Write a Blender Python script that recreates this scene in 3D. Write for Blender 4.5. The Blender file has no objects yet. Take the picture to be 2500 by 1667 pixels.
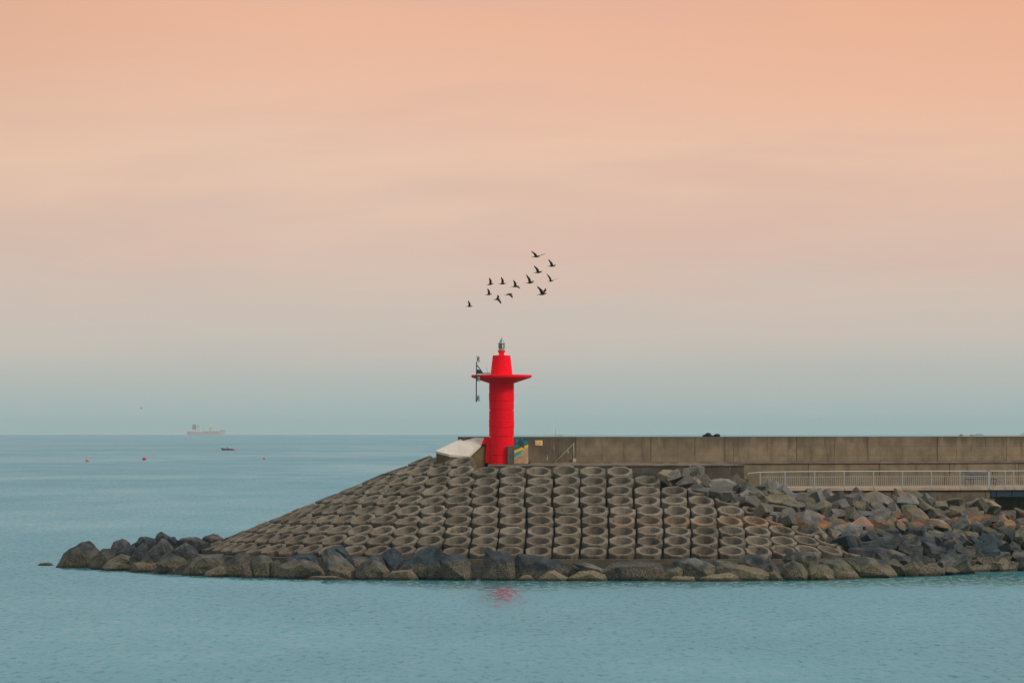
import bpy, bmesh, math, random
from mathutils import Vector, Matrix, noise, Quaternion
R = math.radians
random.seed(7)
sc = bpy.context.scene
COL = sc.collection

# ------------------------------------------------------------------ camera
F = 16000.0                      # focal length in photo pixels (2500 wide)
CAM = Vector((0.0, 0.0, 9.1))
EYE = 1036.0                     # photo row at the camera's own level
PITCH = math.atan((EYE - 833.5) / F)
cam_d = bpy.data.cameras.new('camera')
cam_d.sensor_width = 36.0
cam_d.lens = F / 2500.0 * 36.0
cam_d.clip_start = 1.0
cam_d.clip_end = 60000.0
cam = bpy.data.objects.new('camera', cam_d)
COL.objects.link(cam)
cam.location = CAM
cam.rotation_euler = (math.pi / 2 + PITCH, 0, 0)
sc.camera = cam

# ------------------------------------------------------------------ view, sun
sc.view_settings.view_transform = 'Standard'
sc.view_settings.look = 'None'
sc.view_settings.exposure = 0.0
sc.view_settings.gamma = 1.0
sc.view_settings.use_curve_mapping = False
sc.cycles.use_denoising = True
sc.cycles.max_bounces = 6
sc.cycles.volume_bounces = 1
SUN_EL, SUN_AZ = 36.0, 60.0      # az: degrees from behind the camera towards the right hand
sun_d = bpy.data.lights.new('sun', 'SUN')
sun_d.energy = 2.0
sun_d.angle = R(12)
sun_d.color = (1.0, 0.86, 0.72)
sun = bpy.data.objects.new('sun', sun_d)
COL.objects.link(sun)
sdir = Vector((math.sin(R(SUN_AZ)) * math.cos(R(SUN_EL)), -math.cos(R(SUN_AZ)) * math.cos(R(SUN_EL)), math.sin(R(SUN_EL))))
sun.rotation_euler = sdir.to_track_quat('Z', 'Y').to_euler()
sun.location = (60, 300, 120)


# ------------------------------------------------------------------ node helper
def srgb(h):
    h = h.lstrip('#')
    out = []
    for i in (0, 2, 4):
        c = int(h[i:i + 2], 16) / 255.0
        out.append(c / 12.92 if c <= 0.04045 else ((c + 0.055) / 1.055) ** 2.4)
    return (out[0], out[1], out[2], 1.0)


class NT:
    def __init__(self, tree):
        self.t = tree
        tree.nodes.clear()

    def n(self, typ, ins=None, **props):
        nd = self.t.nodes.new(typ)
        for k, v in props.items():
            setattr(nd, k, v)
        for k, v in (ins or {}).items():
            self.set(nd, k, v)
        return nd

    def set(self, nd, k, v):
        s = nd.inputs[k]
        if isinstance(v, bpy.types.NodeSocket):
            self.t.links.new(v, s)
        else:
            s.default_value = v

    def math(self, op, a, b=0.0, c=None, clamp=False):
        nd = self.t.nodes.new('ShaderNodeMath')
        nd.operation = op
        nd.use_clamp = clamp
        self.set(nd, 0, a)
        self.set(nd, 1, b)
        if c is not None:
            self.set(nd, 2, c)
        return nd.outputs[0]

    def mix(self, fac, a, b, mode='MIX'):
        nd = self.t.nodes.new('ShaderNodeMix')
        nd.data_type = 'RGBA'
        nd.blend_type = mode
        nd.clamp_factor = True
        self.set(nd, 0, fac)
        self.set(nd, 6, a)
        self.set(nd, 7, b)
        return nd.outputs[2]

    def ramp(self, fac, stops, interp='LINEAR'):
        nd = self.t.nodes.new('ShaderNodeValToRGB')
        cr = nd.color_ramp
        cr.interpolation = interp
        while len(cr.elements) < len(stops):
            cr.elements.new(0.5)
        for e, (p, c) in zip(cr.elements, stops):
            e.position = p
            e.color = c if len(c) == 4 else (*c, 1)
        self.set(nd, 0, fac)
        return nd.outputs[0]

    def step(self, v, lo, hi):
        nd = self.t.nodes.new('ShaderNodeMapRange')
        nd.interpolation_type = 'SMOOTHSTEP'
        self.set(nd, 0, v)
        nd.inputs[1].default_value = lo
        nd.inputs[2].default_value = hi
        nd.inputs[3].default_value = 0
        nd.inputs[4].default_value = 1
        return nd.outputs[0]

    def noise(self, vec, scale, detail=3.0, rough=0.55, dist=0.0):
        nd = self.n('ShaderNodeTexNoise', {'Scale': scale, 'Detail': detail, 'Roughness': rough, 'Distortion': dist})
        if vec is not None:
            self.set(nd, 'Vector', vec)
        return nd.outputs[0]

    def mapping(self, vec, scale=(1, 1, 1), loc=(0, 0, 0), rot=(0, 0, 0)):
        nd = self.n('ShaderNodeMapping')
        self.set(nd, 'Vector', vec)
        nd.inputs['Scale'].default_value = scale
        nd.inputs['Location'].default_value = loc
        nd.inputs['Rotation'].default_value = rot
        return nd.outputs[0]


# ------------------------------------------------------------------ sky: thin overcast over a clear sky
def make_world():
    w = bpy.data.worlds.new('World')
    sc.world = w
    w.use_nodes = True
    T = NT(w.node_tree)
    tc = T.n('ShaderNodeTexCoord').outputs['Generated']
    sep = T.n('ShaderNodeSeparateXYZ', {0: tc})
    x, y, z = sep.outputs
    az = T.math('ARCTAN2', x, y)                       # 0 straight ahead, + to the right
    zc = T.math('MAXIMUM', z, 0.0)
    # slanting streaks of thin cloud (same statistics all round the horizon)
    vec = T.n('ShaderNodeCombineXYZ', {0: T.math('MULTIPLY', az, 9.0), 1: T.math('MULTIPLY', T.math('ADD', zc, T.math('MULTIPLY', az, -0.10)), 62.0), 2: 0.0}).outputs[0]
    st = T.noise(vec, 1.0, 4.0, 0.55, 0.4)
    vec2 = T.n('ShaderNodeCombineXYZ', {0: T.math('MULTIPLY', az, 26.0), 1: T.math('MULTIPLY', zc, 150.0), 2: 3.1}).outputs[0]
    st2 = T.noise(vec2, 1.0, 3.0, 0.5, 0.2)
    w1 = T.math('SUBTRACT', st, 0.5)
    w2 = T.math('SUBTRACT', st2, 0.5)
    warp = T.math('ADD', T.math('MULTIPLY', w1, 0.022), T.math('MULTIPLY', w2, 0.006))
    amt = T.step(zc, 0.0, 0.03)
    zz = T.math('MAXIMUM', T.math('ADD', zc, T.math('MULTIPLY', warp, amt)), 0.0)
    pos = T.math('POWER', zz, 0.5)
    stops = [(0.0, srgb('a1b3b2')), (0.050, srgb('a6b6b4')), (0.085, srgb('b6bab6')), (0.115, srgb('c8c0b7')), (0.150, srgb('d3c0b4')),
             (0.178, srgb('ddc1b1')), (0.203, srgb('e9c8b2')), (0.228, srgb('ebc1a9')), (0.262, srgb('ebb69a')), (0.30, srgb('dcb59c')),
             (0.35, srgb('a1b5bc')), (0.42, srgb('92b2bf')), (0.58, srgb('b4c3ca')), (0.74, srgb('d6dbdc')), (1.0, srgb('e6e9ea'))]
    col = T.ramp(pos, stops)
    # warm glow towards the right hand side, broad
    lobe = T.step(az, -0.16, 0.22)
    hi = T.math('MULTIPLY', T.step(zc, 0.012, 0.062), T.math('SUBTRACT', 1.0, T.step(zc, 0.07, 0.13)))
    col = T.mix(T.math('MULTIPLY', T.math('MULTIPLY', lobe, hi), 0.46), col, srgb('f29f70'))
    dim = T.math('MULTIPLY', T.math('SUBTRACT', 1.0, T.step(az, -0.12, -0.02)), hi)
    col = T.mix(T.math('MULTIPLY', dim, 0.28), col, srgb('b4835f'))
    pk = T.noise(T.n('ShaderNodeCombineXYZ', {0: T.math('MULTIPLY', az, 14.0), 1: T.math('MULTIPLY', zc, 85.0), 2: 9.0}).outputs[0], 1.0, 4.0, 0.55, 0.5)
    col = T.mix(T.math('MULTIPLY', T.math('MULTIPLY', T.step(pk, 0.45, 0.68), amt), 0.30), col, srgb('dbb3a4'))
    # brightness of the streaks
    br = T.math('ADD', 1.0, T.math('MULTIPLY', amt, T.math('ADD', T.math('MULTIPLY', w1, 0.09), T.math('MULTIPLY', w2, 0.05))))
    col = T.n('ShaderNodeVectorMath', {0: col, 1: T.n('ShaderNodeCombineXYZ', {0: br, 1: br, 2: br}).outputs[0]}, operation='MULTIPLY').outputs[0]
    sky = T.n('ShaderNodeTexSky', sky_type='NISHITA', sun_disc=False)
    sky.sun_elevation = R(SUN_EL)
    sky.sun_rotation = R(180.0 - SUN_AZ)
    bg1 = T.n('ShaderNodeBackground', {'Color': sky.outputs[0], 'Strength': 0.1})
    bg2 = T.n('ShaderNodeBackground', {'Color': col, 'Strength': 1.0})
    mx = T.n('ShaderNodeMixShader', {0: 0.96, 1: bg1.outputs[0], 2: bg2.outputs[0]})
    T.n('ShaderNodeOutputWorld', {0: mx.outputs[0]})


make_world()


# ------------------------------------------------------------------ materials
def new_mat(name):
    m = bpy.data.materials.new(name)
    m.use_nodes = True
    return m, NT(m.node_tree)


def finish(T, col, rough=0.85, bump=None, bstr=0.3, bdist=0.02, metal=0.0, spec=0.3, extra=None):
    b = T.n('ShaderNodeBsdfPrincipled', {'Base Color': col, 'Roughness': rough, 'Metallic': metal, 'Specular IOR Level': spec})
    if bump is not None:
        bp = T.n('ShaderNodeBump', {'Height': bump, 'Strength': bstr, 'Distance': bdist})
        T.set(b, 'Normal', bp.outputs[0])
    for k, v in (extra or {}).items():
        T.set(b, k, v)
    T.n('ShaderNodeOutputMaterial', {0: b.outputs[0]})


def plain(name, c, rough=0.6, metal=0.0, var=0.12, scale=6.0, spec=0.4):
    m, T = new_mat(name)
    g = T.n('ShaderNodeNewGeometry').outputs['Position']
    f = T.noise(g, scale, 4.0)
    c = srgb(c) if isinstance(c, str) else (*c, 1.0)
    d = tuple(v * (1 - var * 2) for v in c[:3]) + (1,)
    l = tuple(min(1, v * (1 + var)) for v in c[:3]) + (1,)
    finish(T, T.mix(f, d, l), rough, f, 0.15, 0.01, metal, spec)
    return m


def concrete(name, light, dark, streak=0.5, rnd=0.12, lichen=0.0, rough_scale=9.0, droppings=0.0, green=0.0, bump=0.35, pits=0.0, lines=0.0, topstain=0.0, cracks=0.0):
    """Weathered cast concrete: blotches, run-off streaks, salt and lichen by height."""
    m, T = new_mat(name)
    g = T.n('ShaderNodeNewGeometry').outputs['Position']
    oi = T.n('ShaderNodeObjectInfo').outputs['Random']
    sep = T.n('ShaderNodeSeparateXYZ', {0: g})
    z = sep.outputs[2]
    off = T.n('ShaderNodeCombineXYZ', {0: T.math('MULTIPLY', oi, 37.0), 1: 0.0, 2: 0.0}).outputs[0]
    gv = T.n('ShaderNodeVectorMath', {0: g, 1: off}, operation='ADD').outputs[0]
    blot = T.noise(gv, 1.1, 5.0, 0.6)
    fine = T.noise(gv, rough_scale, 6.0, 0.7)
    st = T.noise(T.mapping(gv, (2.6, 2.6, 0.30)), 1.0, 4.0, 0.62)
    col = T.mix(T.step(blot, 0.3, 0.7), srgb(dark), srgb(light))
    col = T.mix(T.math('MULTIPLY', T.step(st, 0.52, 0.74), streak), col, tuple(v * 0.42 for v in srgb(dark)[:3]) + (1,))
    col = T.mix(0.55, col, T.mix(fine, (0.52, 0.52, 0.52, 1), (1.35, 1.35, 1.35, 1)), 'MULTIPLY')
    v = T.math('ADD', 1.0 - rnd, T.math('MULTIPLY', oi, 2 * rnd))
    col = T.mix(1.0, col, T.n('ShaderNodeCombineXYZ', {0: v, 1: v, 2: v}).outputs[0], 'MULTIPLY')
    if green:
        gr = T.step(T.noise(gv, 0.9, 4.0), 0.45, 0.7)
        col = T.mix(T.math('MULTIPLY', gr, green), col, srgb('5c5436'))
    if lichen:
        zz = T.math('ADD', z, T.math('MULTIPLY', T.math('SUBTRACT', T.noise(g, 0.7, 3.0), 0.5), 0.9))
        band = T.math('MULTIPLY', T.step(zz, 2.85, 3.12), T.math('SUBTRACT', 1.0, T.step(zz, 3.2, 3.65)))
        px = T.step(sep.outputs[0], 0.0, 13.0)
        ng = T.step(T.noise(g, 2.3, 5.0, 0.65), 0.40, 0.62)
        k = T.math('MULTIPLY', T.math('MULTIPLY', band, ng), T.math('ADD', 0.12, T.math('MULTIPLY', px, 0.88)))
        col = T.mix(T.math('MULTIPLY', k, lichen), col, srgb('93602c'))
        low = T.math('SUBTRACT', 1.0, T.step(zz, 1.1, 3.0))
        col = T.mix(T.math('MULTIPLY', low, 0.35), col, srgb('4e443b'))
    if cracks:
        vo = T.n('ShaderNodeTexVoronoi', {'Vector': T.n('ShaderNodeVectorMath', {0: gv, 1: T.n('ShaderNodeTexNoise', {'Vector': gv, 'Scale': 3.0}).outputs['Color']}, operation='ADD').outputs[0], 'Scale': 0.75}, feature='DISTANCE_TO_EDGE').outputs[0]
        ck = T.math('MULTIPLY', T.math('SUBTRACT', 1.0, T.step(vo, 0.012, 0.030)), T.step(T.noise(gv, 0.5, 2.0), 0.52, 0.6))
        col = T.mix(T.math('MULTIPLY', ck, cracks), col, srgb('221f1b'))
        film = T.math('MULTIPLY', T.step(T.noise(gv, 0.35, 4.0, 0.6), 0.50, 0.66), 0.35)
        col = T.mix(film, col, srgb('4b4a3c'))
    if droppings:
        dr = T.noise(T.mapping(gv, (5.0, 5.0, 0.8)), 1.0, 3.0, 0.6)
        dm = T.math('MULTIPLY', T.step(dr, 0.655, 0.72), T.step(T.noise(gv, 0.6, 2.0), 0.40, 0.6))
        col = T.mix(T.math('MULTIPLY', dm, droppings), col, srgb('b9b2a4'))
    if pits:
        pt = T.step(T.noise(gv, 26.0, 2.0, 0.5), 0.60, 0.68)
        col = T.mix(T.math('MULTIPLY', pt, pits), col, srgb('2c2620'))
    if topstain:
        dn = T.noise(T.mapping(gv, (1.3, 1.3, 0.10)), 1.0, 5.0, 0.65)
        d2 = T.noise(T.mapping(gv, (5.0, 5.0, 0.22)), 1.0, 3.0, 0.6)
        fall = T.step(T.math('ADD', z, T.math('MULTIPLY', T.math('SUBTRACT', dn, 0.5), 2.4)), 7.55, 8.35)
        gate = T.math('ADD', 0.35, T.math('MULTIPLY', T.step(oi, 0.3, 0.7), 0.65))
        col = T.mix(T.math('MULTIPLY', T.math('MULTIPLY', fall, gate), topstain), col, srgb('4a4238'))
        col = T.mix(T.math('MULTIPLY', T.math('MULTIPLY', T.step(d2, 0.60, 0.72), gate), topstain), col, srgb('40382f'))
    h = fine
    if lines:
        wv = T.math('ABSOLUTE', T.math('SUBTRACT', T.math('FRACT', T.math('MULTIPLY', z, 1.75)), 0.5))
        ln = T.math('SUBTRACT', 1.0, T.step(wv, 0.008, 0.022))
        col = T.mix(T.math('MULTIPLY', ln, lines), col, srgb('352c24'))
    finish(T, col, 0.9, h, bump, 0.03, 0.0, 0.25)
    return m


def rock_mat():
    m, T = new_mat('armour_rock')
    g = T.n('ShaderNodeNewGeometry').outputs['Position']
    oi = T.n('ShaderNodeObjectInfo')
    rn = oi.outputs['Random']
    tint = oi.outputs['Color']
    z = T.n('ShaderNodeSeparateXYZ', {0: g}).outputs[2]
    off = T.n('ShaderNodeCombineXYZ', {0: T.math('MULTIPLY', rn, 53.0), 1: 0.0, 2: T.math('MULTIPLY', rn, 11.0)}).outputs[0]
    gv = T.n('ShaderNodeVectorMath', {0: g, 1: off}, operation='ADD').outputs[0]
    n1 = T.noise(gv, 1.6, 6.0, 0.62, 0.3)
    n2 = T.noise(gv, 6.0, 6.0, 0.75)
    n3 = T.noise(gv, 15.0, 4.0, 0.7)
    vein = T.noise(T.mapping(gv, (1.2, 1.2, 5.0), rot=(0.5, 0.35, 0)), 1.4, 4.0, 0.6, 0.6)
    col = T.mix(T.step(n1, 0.3, 0.7), T.mix(1.0, tint, (0.62, 0.66, 0.72, 1), 'MULTIPLY'), T.mix(1.0, tint, (1.12, 1.05, 0.96, 1), 'MULTIPLY'))
    col = T.mix(T.math('MULTIPLY', T.step(vein, 0.57, 0.7), 0.22), col, (0.30, 0.27, 0.23, 1))
    # zones left by the sea: barnacles low down, black weed film above, orange lichen, bare stone on top
    zz = T.math('ADD', z, T.math('MULTIPLY', T.math('SUBTRACT', T.noise(g, 0.55, 4.0), 0.5), 1.5))
    weed = T.math('MULTIPLY', T.step(zz, 0.50, 1.0), T.math('SUBTRACT', 1.0, T.step(zz, 2.35, 3.3)))
    wn = T.step(T.noise(gv, 1.2, 4.0, 0.6), 0.34, 0.62)
    col = T.mix(T.math('MULTIPLY', T.math('MULTIPLY', weed, wn), 0.86), col, srgb('1b2830'))
    barn = T.math('SUBTRACT', 1.0, T.step(zz, 0.40, 1.2))
    speck = T.mix(T.step(n3, 0.42, 0.60), srgb('2e2a23'), srgb('8a7d60'))
    col = T.mix(T.math('MULTIPLY', barn, 0.62), col, speck)
    wet = T.math('SUBTRACT', 1.0, T.step(T.math('ADD', z, T.math('MULTIPLY', n2, 0.16)), 0.16, 0.30))
    col = T.mix(T.math('MULTIPLY', wet, 0.75), col, srgb('1c1b17'))
    lz = T.math('MULTIPLY', T.step(zz, 2.7, 3.0), T.math('SUBTRACT', 1.0, T.step(zz, 3.25, 3.7)))
    lm = T.math('MULTIPLY', lz, T.step(T.noise(gv, 0.9, 4.0, 0.6), 0.50, 0.62))
    col = T.mix(T.math('MULTIPLY', lm, 0.85), col, srgb('93602e'))
    moss = T.math('MULTIPLY', T.step(T.noise(gv, 0.8, 4.0), 0.56, 0.72), 0.45)
    col = T.mix(moss, col, srgb('5f5a42'))
    col = T.mix(0.7, col, T.mix(n2, (0.30, 0.30, 0.33, 1), (1.7, 1.7, 1.64, 1)), 'MULTIPLY')
    h = T.math('ADD', T.math('MULTIPLY', n1, 1.0), T.math('ADD', T.math('MULTIPLY', n2, 0.5), T.math('MULTIPLY', n3, 0.16)))
    finish(T, col, 0.82, h, 0.9, 0.16, 0.0, 0.3)
    return m


def water_mat():
    m, T = new_mat('sea_water')
    g = T.n('ShaderNodeNewGeometry').outputs['Position']
    # wind ripples, longer crests across the view
    big = T.noise(T.mapping(g, (0.010, 0.004, 0)), 1.0, 4.0, 0.55, 0.5)
    mid = T.noise(T.mapping(g, (0.09, 0.016, 0)), 1.0, 3.0, 0.55)
    calm = T.step(T.math('ADD', T.math('MULTIPLY', big, 0.65), T.math('MULTIPLY', mid, 0.35)), 0.34, 0.64)
    # wavelet slopes: towards the harbour side (ty) and across (tx); faces turned away are hidden at this low view
    n1 = T.noise(T.mapping(g, (2.6, 0.42, 0), rot=(0, 0, 0.02)), 1.0, 6.0, 0.68, 0.2)
    n3 = T.noise(T.mapping(g, (0.9, 0.16, 0), loc=(5, 3, 0)), 1.0, 4.0, 0.62, 0.2)
    n2 = T.noise(T.mapping(g, (3.4, 0.60, 0), loc=(31, 7, 0)), 1.0, 5.0, 0.65)
    xyz = T.n('ShaderNodeSeparateXYZ', {0: g}).outputs
    lee = T.math('MULTIPLY', T.math('MULTIPLY', T.step(xyz[1], 362.0, 380.0), T.math('SUBTRACT', 1.0, T.step(xyz[1], 405.0, 430.0))), T.math('MULTIPLY', T.step(xyz[0], -22.0, -9.0), T.math('SUBTRACT', 1.0, T.step(xyz[0], 40.0, 60.0))))
    amp = T.math('MULTIPLY', T.math('ADD', 0.62, T.math('MULTIPLY', calm, 0.38)), T.math('SUBTRACT', 1.0, T.math('MULTIPLY', lee, 0.12)))
    dash = T.math('MAXIMUM', T.math('SUBTRACT', n1, 0.53), 0.0)
    soft = T.math('SUBTRACT', n3, 0.5)
    sl = T.math('ADD', 0.090, T.math('ADD', T.math('MULTIPLY', dash, 2.3), T.math('MULTIPLY', soft, 0.10)))
    ty = T.math('MULTIPLY', sl, T.math('MULTIPLY', amp, -1.0))
    tx = T.math('MULTIPLY', T.math('SUBTRACT', n2, 0.5), T.math('MULTIPLY', amp, 0.62))
    nv = T.n('ShaderNodeCombineXYZ', {0: tx, 1: ty, 2: 1.0}).outputs[0]
    nv = T.n('ShaderNodeVectorMath', {0: nv}, operation='NORMALIZE').outputs[0]
    col = T.mix(calm, srgb('2f7d83'), srgb('1f656b'))
    b = T.n('ShaderNodeBsdfPrincipled', {'Base Color': col, 'Roughness': 0.12, 'IOR': 1.33, 'Specular IOR Level': 0.5, 'Normal': nv})
    T.n('ShaderNodeOutputMaterial', {0: b.outputs[0]})
    return m


def red_paint(name, rough_relief):
    m, T = new_mat(name)
    g = T.n('ShaderNodeNewGeometry').outputs['Position']
    z = T.n('ShaderNodeSeparateXYZ', {0: g}).outputs[2]
    f = T.noise(g, 2.5, 4.0)
    col = T.mix(f, (0.86, 0.002, 0.014, 1), (0.93, 0.004, 0.020, 1))
    dirt = T.math('MULTIPLY', T.step(T.noise(T.mapping(g, (6, 6, 0.5)), 1.0, 4.0), 0.52, 0.72), 0.34)
    col = T.mix(dirt, col, (0.42, 0.006, 0.016, 1))
    if rough_relief:
        h = T.noise(T.mapping(g, (1, 1, 1.4)), 11.0, 4.0, 0.6, 1.2)
        finish(T, col, 0.6, h, 1.0, 0.09, 0.0, 0.04)
    else:
        finish(T, col, 0.5, T.noise(g, 14.0, 3.0), 0.08, 0.01, 0.0, 0.04)
    return m


M = {
    'unit': concrete('armour_unit_concrete', '81786a', '60574b', 0.6, 0.20, cracks=0.7, lichen=0.6, rough_scale=10, pits=0.25),
    'toe': concrete('toe_concrete', '6c604c', '4d4436', 0.4, 0.1, rough_scale=7, pits=0.4, lichen=0.01),
    'wall': concrete('wall_concrete', '82755f', '6b604d', 0.62, 0.10, rough_scale=12, pits=0.35, lines=0.45, topstain=0.8),
    'wall_old': concrete('stained_wall_concrete', '6f6351', '544a3e', 0.8, 0.06, rough_scale=12, droppings=0.55, pits=0.3, lines=0.3, topstain=0.6),
    'lip': concrete('ledge_concrete', '84786a', '685d50', 0.3, 0.05),
    'platform': concrete('platform_concrete', '5d544a', '453e37', 0.5, 0.05, droppings=0.75, pits=0.3),
    'deck': concrete('deck_concrete', 'b09a86', '9a8674', 0.15, 0.03),
    'under': concrete('deck_support_concrete', '6e604f', '4a4339', 0.85, 0.05, droppings=0.25),
    'slab': concrete('pale_slab_concrete', 'd2cbbf', 'c2baae', 0.12, 0.02, bump=0.12),
    'olive': concrete('mossy_concrete', '6d6040', '574b36', 0.35, 0.05, green=0.7),
    'grey': concrete('grey_concrete', '6b6c68', '4f5250', 0.5, 0.04),
    'rock': rock_mat(),
    'core': concrete('shaded_gap_concrete', '2c2b28', '1d1d1b', 0.3, 0.0),  # shade of gaps and block holes put into the colour; wall joints share it
    'water': water_mat(),
    'red': red_paint('red_paint', False),
    'redrough': red_paint('red_textured_paint', True),
    'rail': plain('galvanised_steel', '969d9b', 0.4, 0.25, 0.06),
    'polegrey': plain('weathered_pole', '7d7a74', 0.6, 0.1),
    'dark_steel': plain('dark_teal_steel', '1d3c4a', 0.5, 0.2),
    'navy': plain('navy_steel', '10263a', 0.5, 0.1),
    'black': plain('black_rubber', '0b1a22', 0.75, 0.0),
    'lampbody': plain('floodlight_housing', 'b9b8a4', 0.5, 0.1),
    'glass': plain('lens_glass', '4e666e', 0.12, 0.0, 0.05, spec=0.7),
    'lantern': plain('lantern_metal', '9aa3a4', 0.35, 0.5),
    'white': plain('white_paint', 'd8d6d0', 0.55, 0.0, 0.04),
    'cream': plain('cream_paint', 'd9c9a4', 0.6, 0.0, 0.05),
    'bird': plain('dark_feathers', '2c241d', 0.85, 0.0),
    'gull': plain('grey_feathers', '5c6a70', 0.85, 0.0),
    'buoy_red': plain('red_buoy_plastic', (0.55, 0.012, 0.04), 0.4, 0.0, 0.05),
    'buoy_orange': plain('orange_buoy_plastic', (0.75, 0.17, 0.07), 0.4, 0.0, 0.05),
    'haze_red': plain('hazed_red_paint', (0.66, 0.40, 0.42), 0.5, 0.0, 0.08, 0.2),  # red paled to pink, haze put into the colour; outboard motor shares it
    'hull_dark': plain('dark_hull_paint', '3a2630', 0.5),
    'teal_cloth': plain('teal_cloth', '0e5f66', 0.8),
    'skin': plain('skin', '9a6a52', 0.6),
    'funnel': plain('hazed_grey_paint', '8a8496', 0.5, 0.0, 0.05, 0.2),  # violet grey lightened, distance haze put into the ship's colour
    'sail': plain('sail_cloth', 'e6efec', 0.7, 0.0, 0.03),
    'leaf': plain('shore_foliage', '33594c', 0.9, 0.0, 0.3, 0.3),
    'sand': plain('shore_sand', '8f8674', 0.9, 0.0, 0.1, 0.1),
    'bark': plain('bark', '3a3026', 0.9),
    'yellow': plain('yellow_paint', 'd8ab1c', 0.6, 0.0, 0.10, 9.0),
    'signred': plain('sign_red', 'b8303a', 0.5, 0.0, 0.03),
    'signyellow': plain('sign_yellow', 'e8c233', 0.5, 0.0, 0.03),
    'signwhite': plain('sign_white', 'd9cfc2', 0.5, 0.0, 0.03),
    'signblack': plain('sign_black', '2a2a22', 0.5, 0.0, 0.03),
    'm_teal': plain('mural_deep_teal', '0b5560', 0.7, 0.0, 0.25, 5.0),
    'm_green': plain('mural_green_teal', '0d6f68', 0.7, 0.0, 0.15, 5.0),
    'm_navy': plain('mural_navy', '20374c', 0.7, 0.0, 0.15, 5.0),
    'm_cyan': plain('mural_turquoise', '179391', 0.7, 0.0, 0.08, 5.0),
    'm_beige': plain('mural_beige', 'b39b74', 0.7, 0.0, 0.10, 5.0),
    'm_brown': plain('mural_brown', '55392c', 0.7, 0.0, 0.05, 5.0),
    'stain': plain('lime_stain', 'a9a091', 0.9, 0.0, 0.1, 8.0),
}


# ------------------------------------------------------------------ building helpers
def at(px, py, Y):
    """World point at depth Y seen at photo pixel (px, py)."""
    c, s = math.cos(PITCH), math.sin(PITCH)
    dx, du = (px - 1250.0), (833.5 - py)
    d = Vector((dx, F * c - du * s, F * s + du * c))
    return CAM + d * (Y / d.y)


def tag(o, label=None, cat=None, group=None, kind=None):
    if label:
        o['label'] = label
    if cat:
        o['category'] = cat
    if group:
        o['group'] = group
    if kind:
        o['kind'] = kind
    return o


def empty(name, loc, label, cat, group=None):
    o = bpy.data.objects.new(name, None)
    o.empty_display_size = 0.3
    COL.objects.link(o)
    o.location = loc
    return tag(o, label, cat, group)


def link(name, me, mat, root=None, loc=None):
    o = bpy.data.objects.new(name, me)
    if mat is not None and not me.materials:
        me.materials.append(mat)
    COL.objects.link(o)
    if root is not None:
        o.parent = root
    if loc is not None:
        o.location = loc
    return o


def origin_of(o):
    p = Vector((0, 0, 0))
    while o is not None:
        p += o.location
        o = o.parent
    return p


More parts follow.
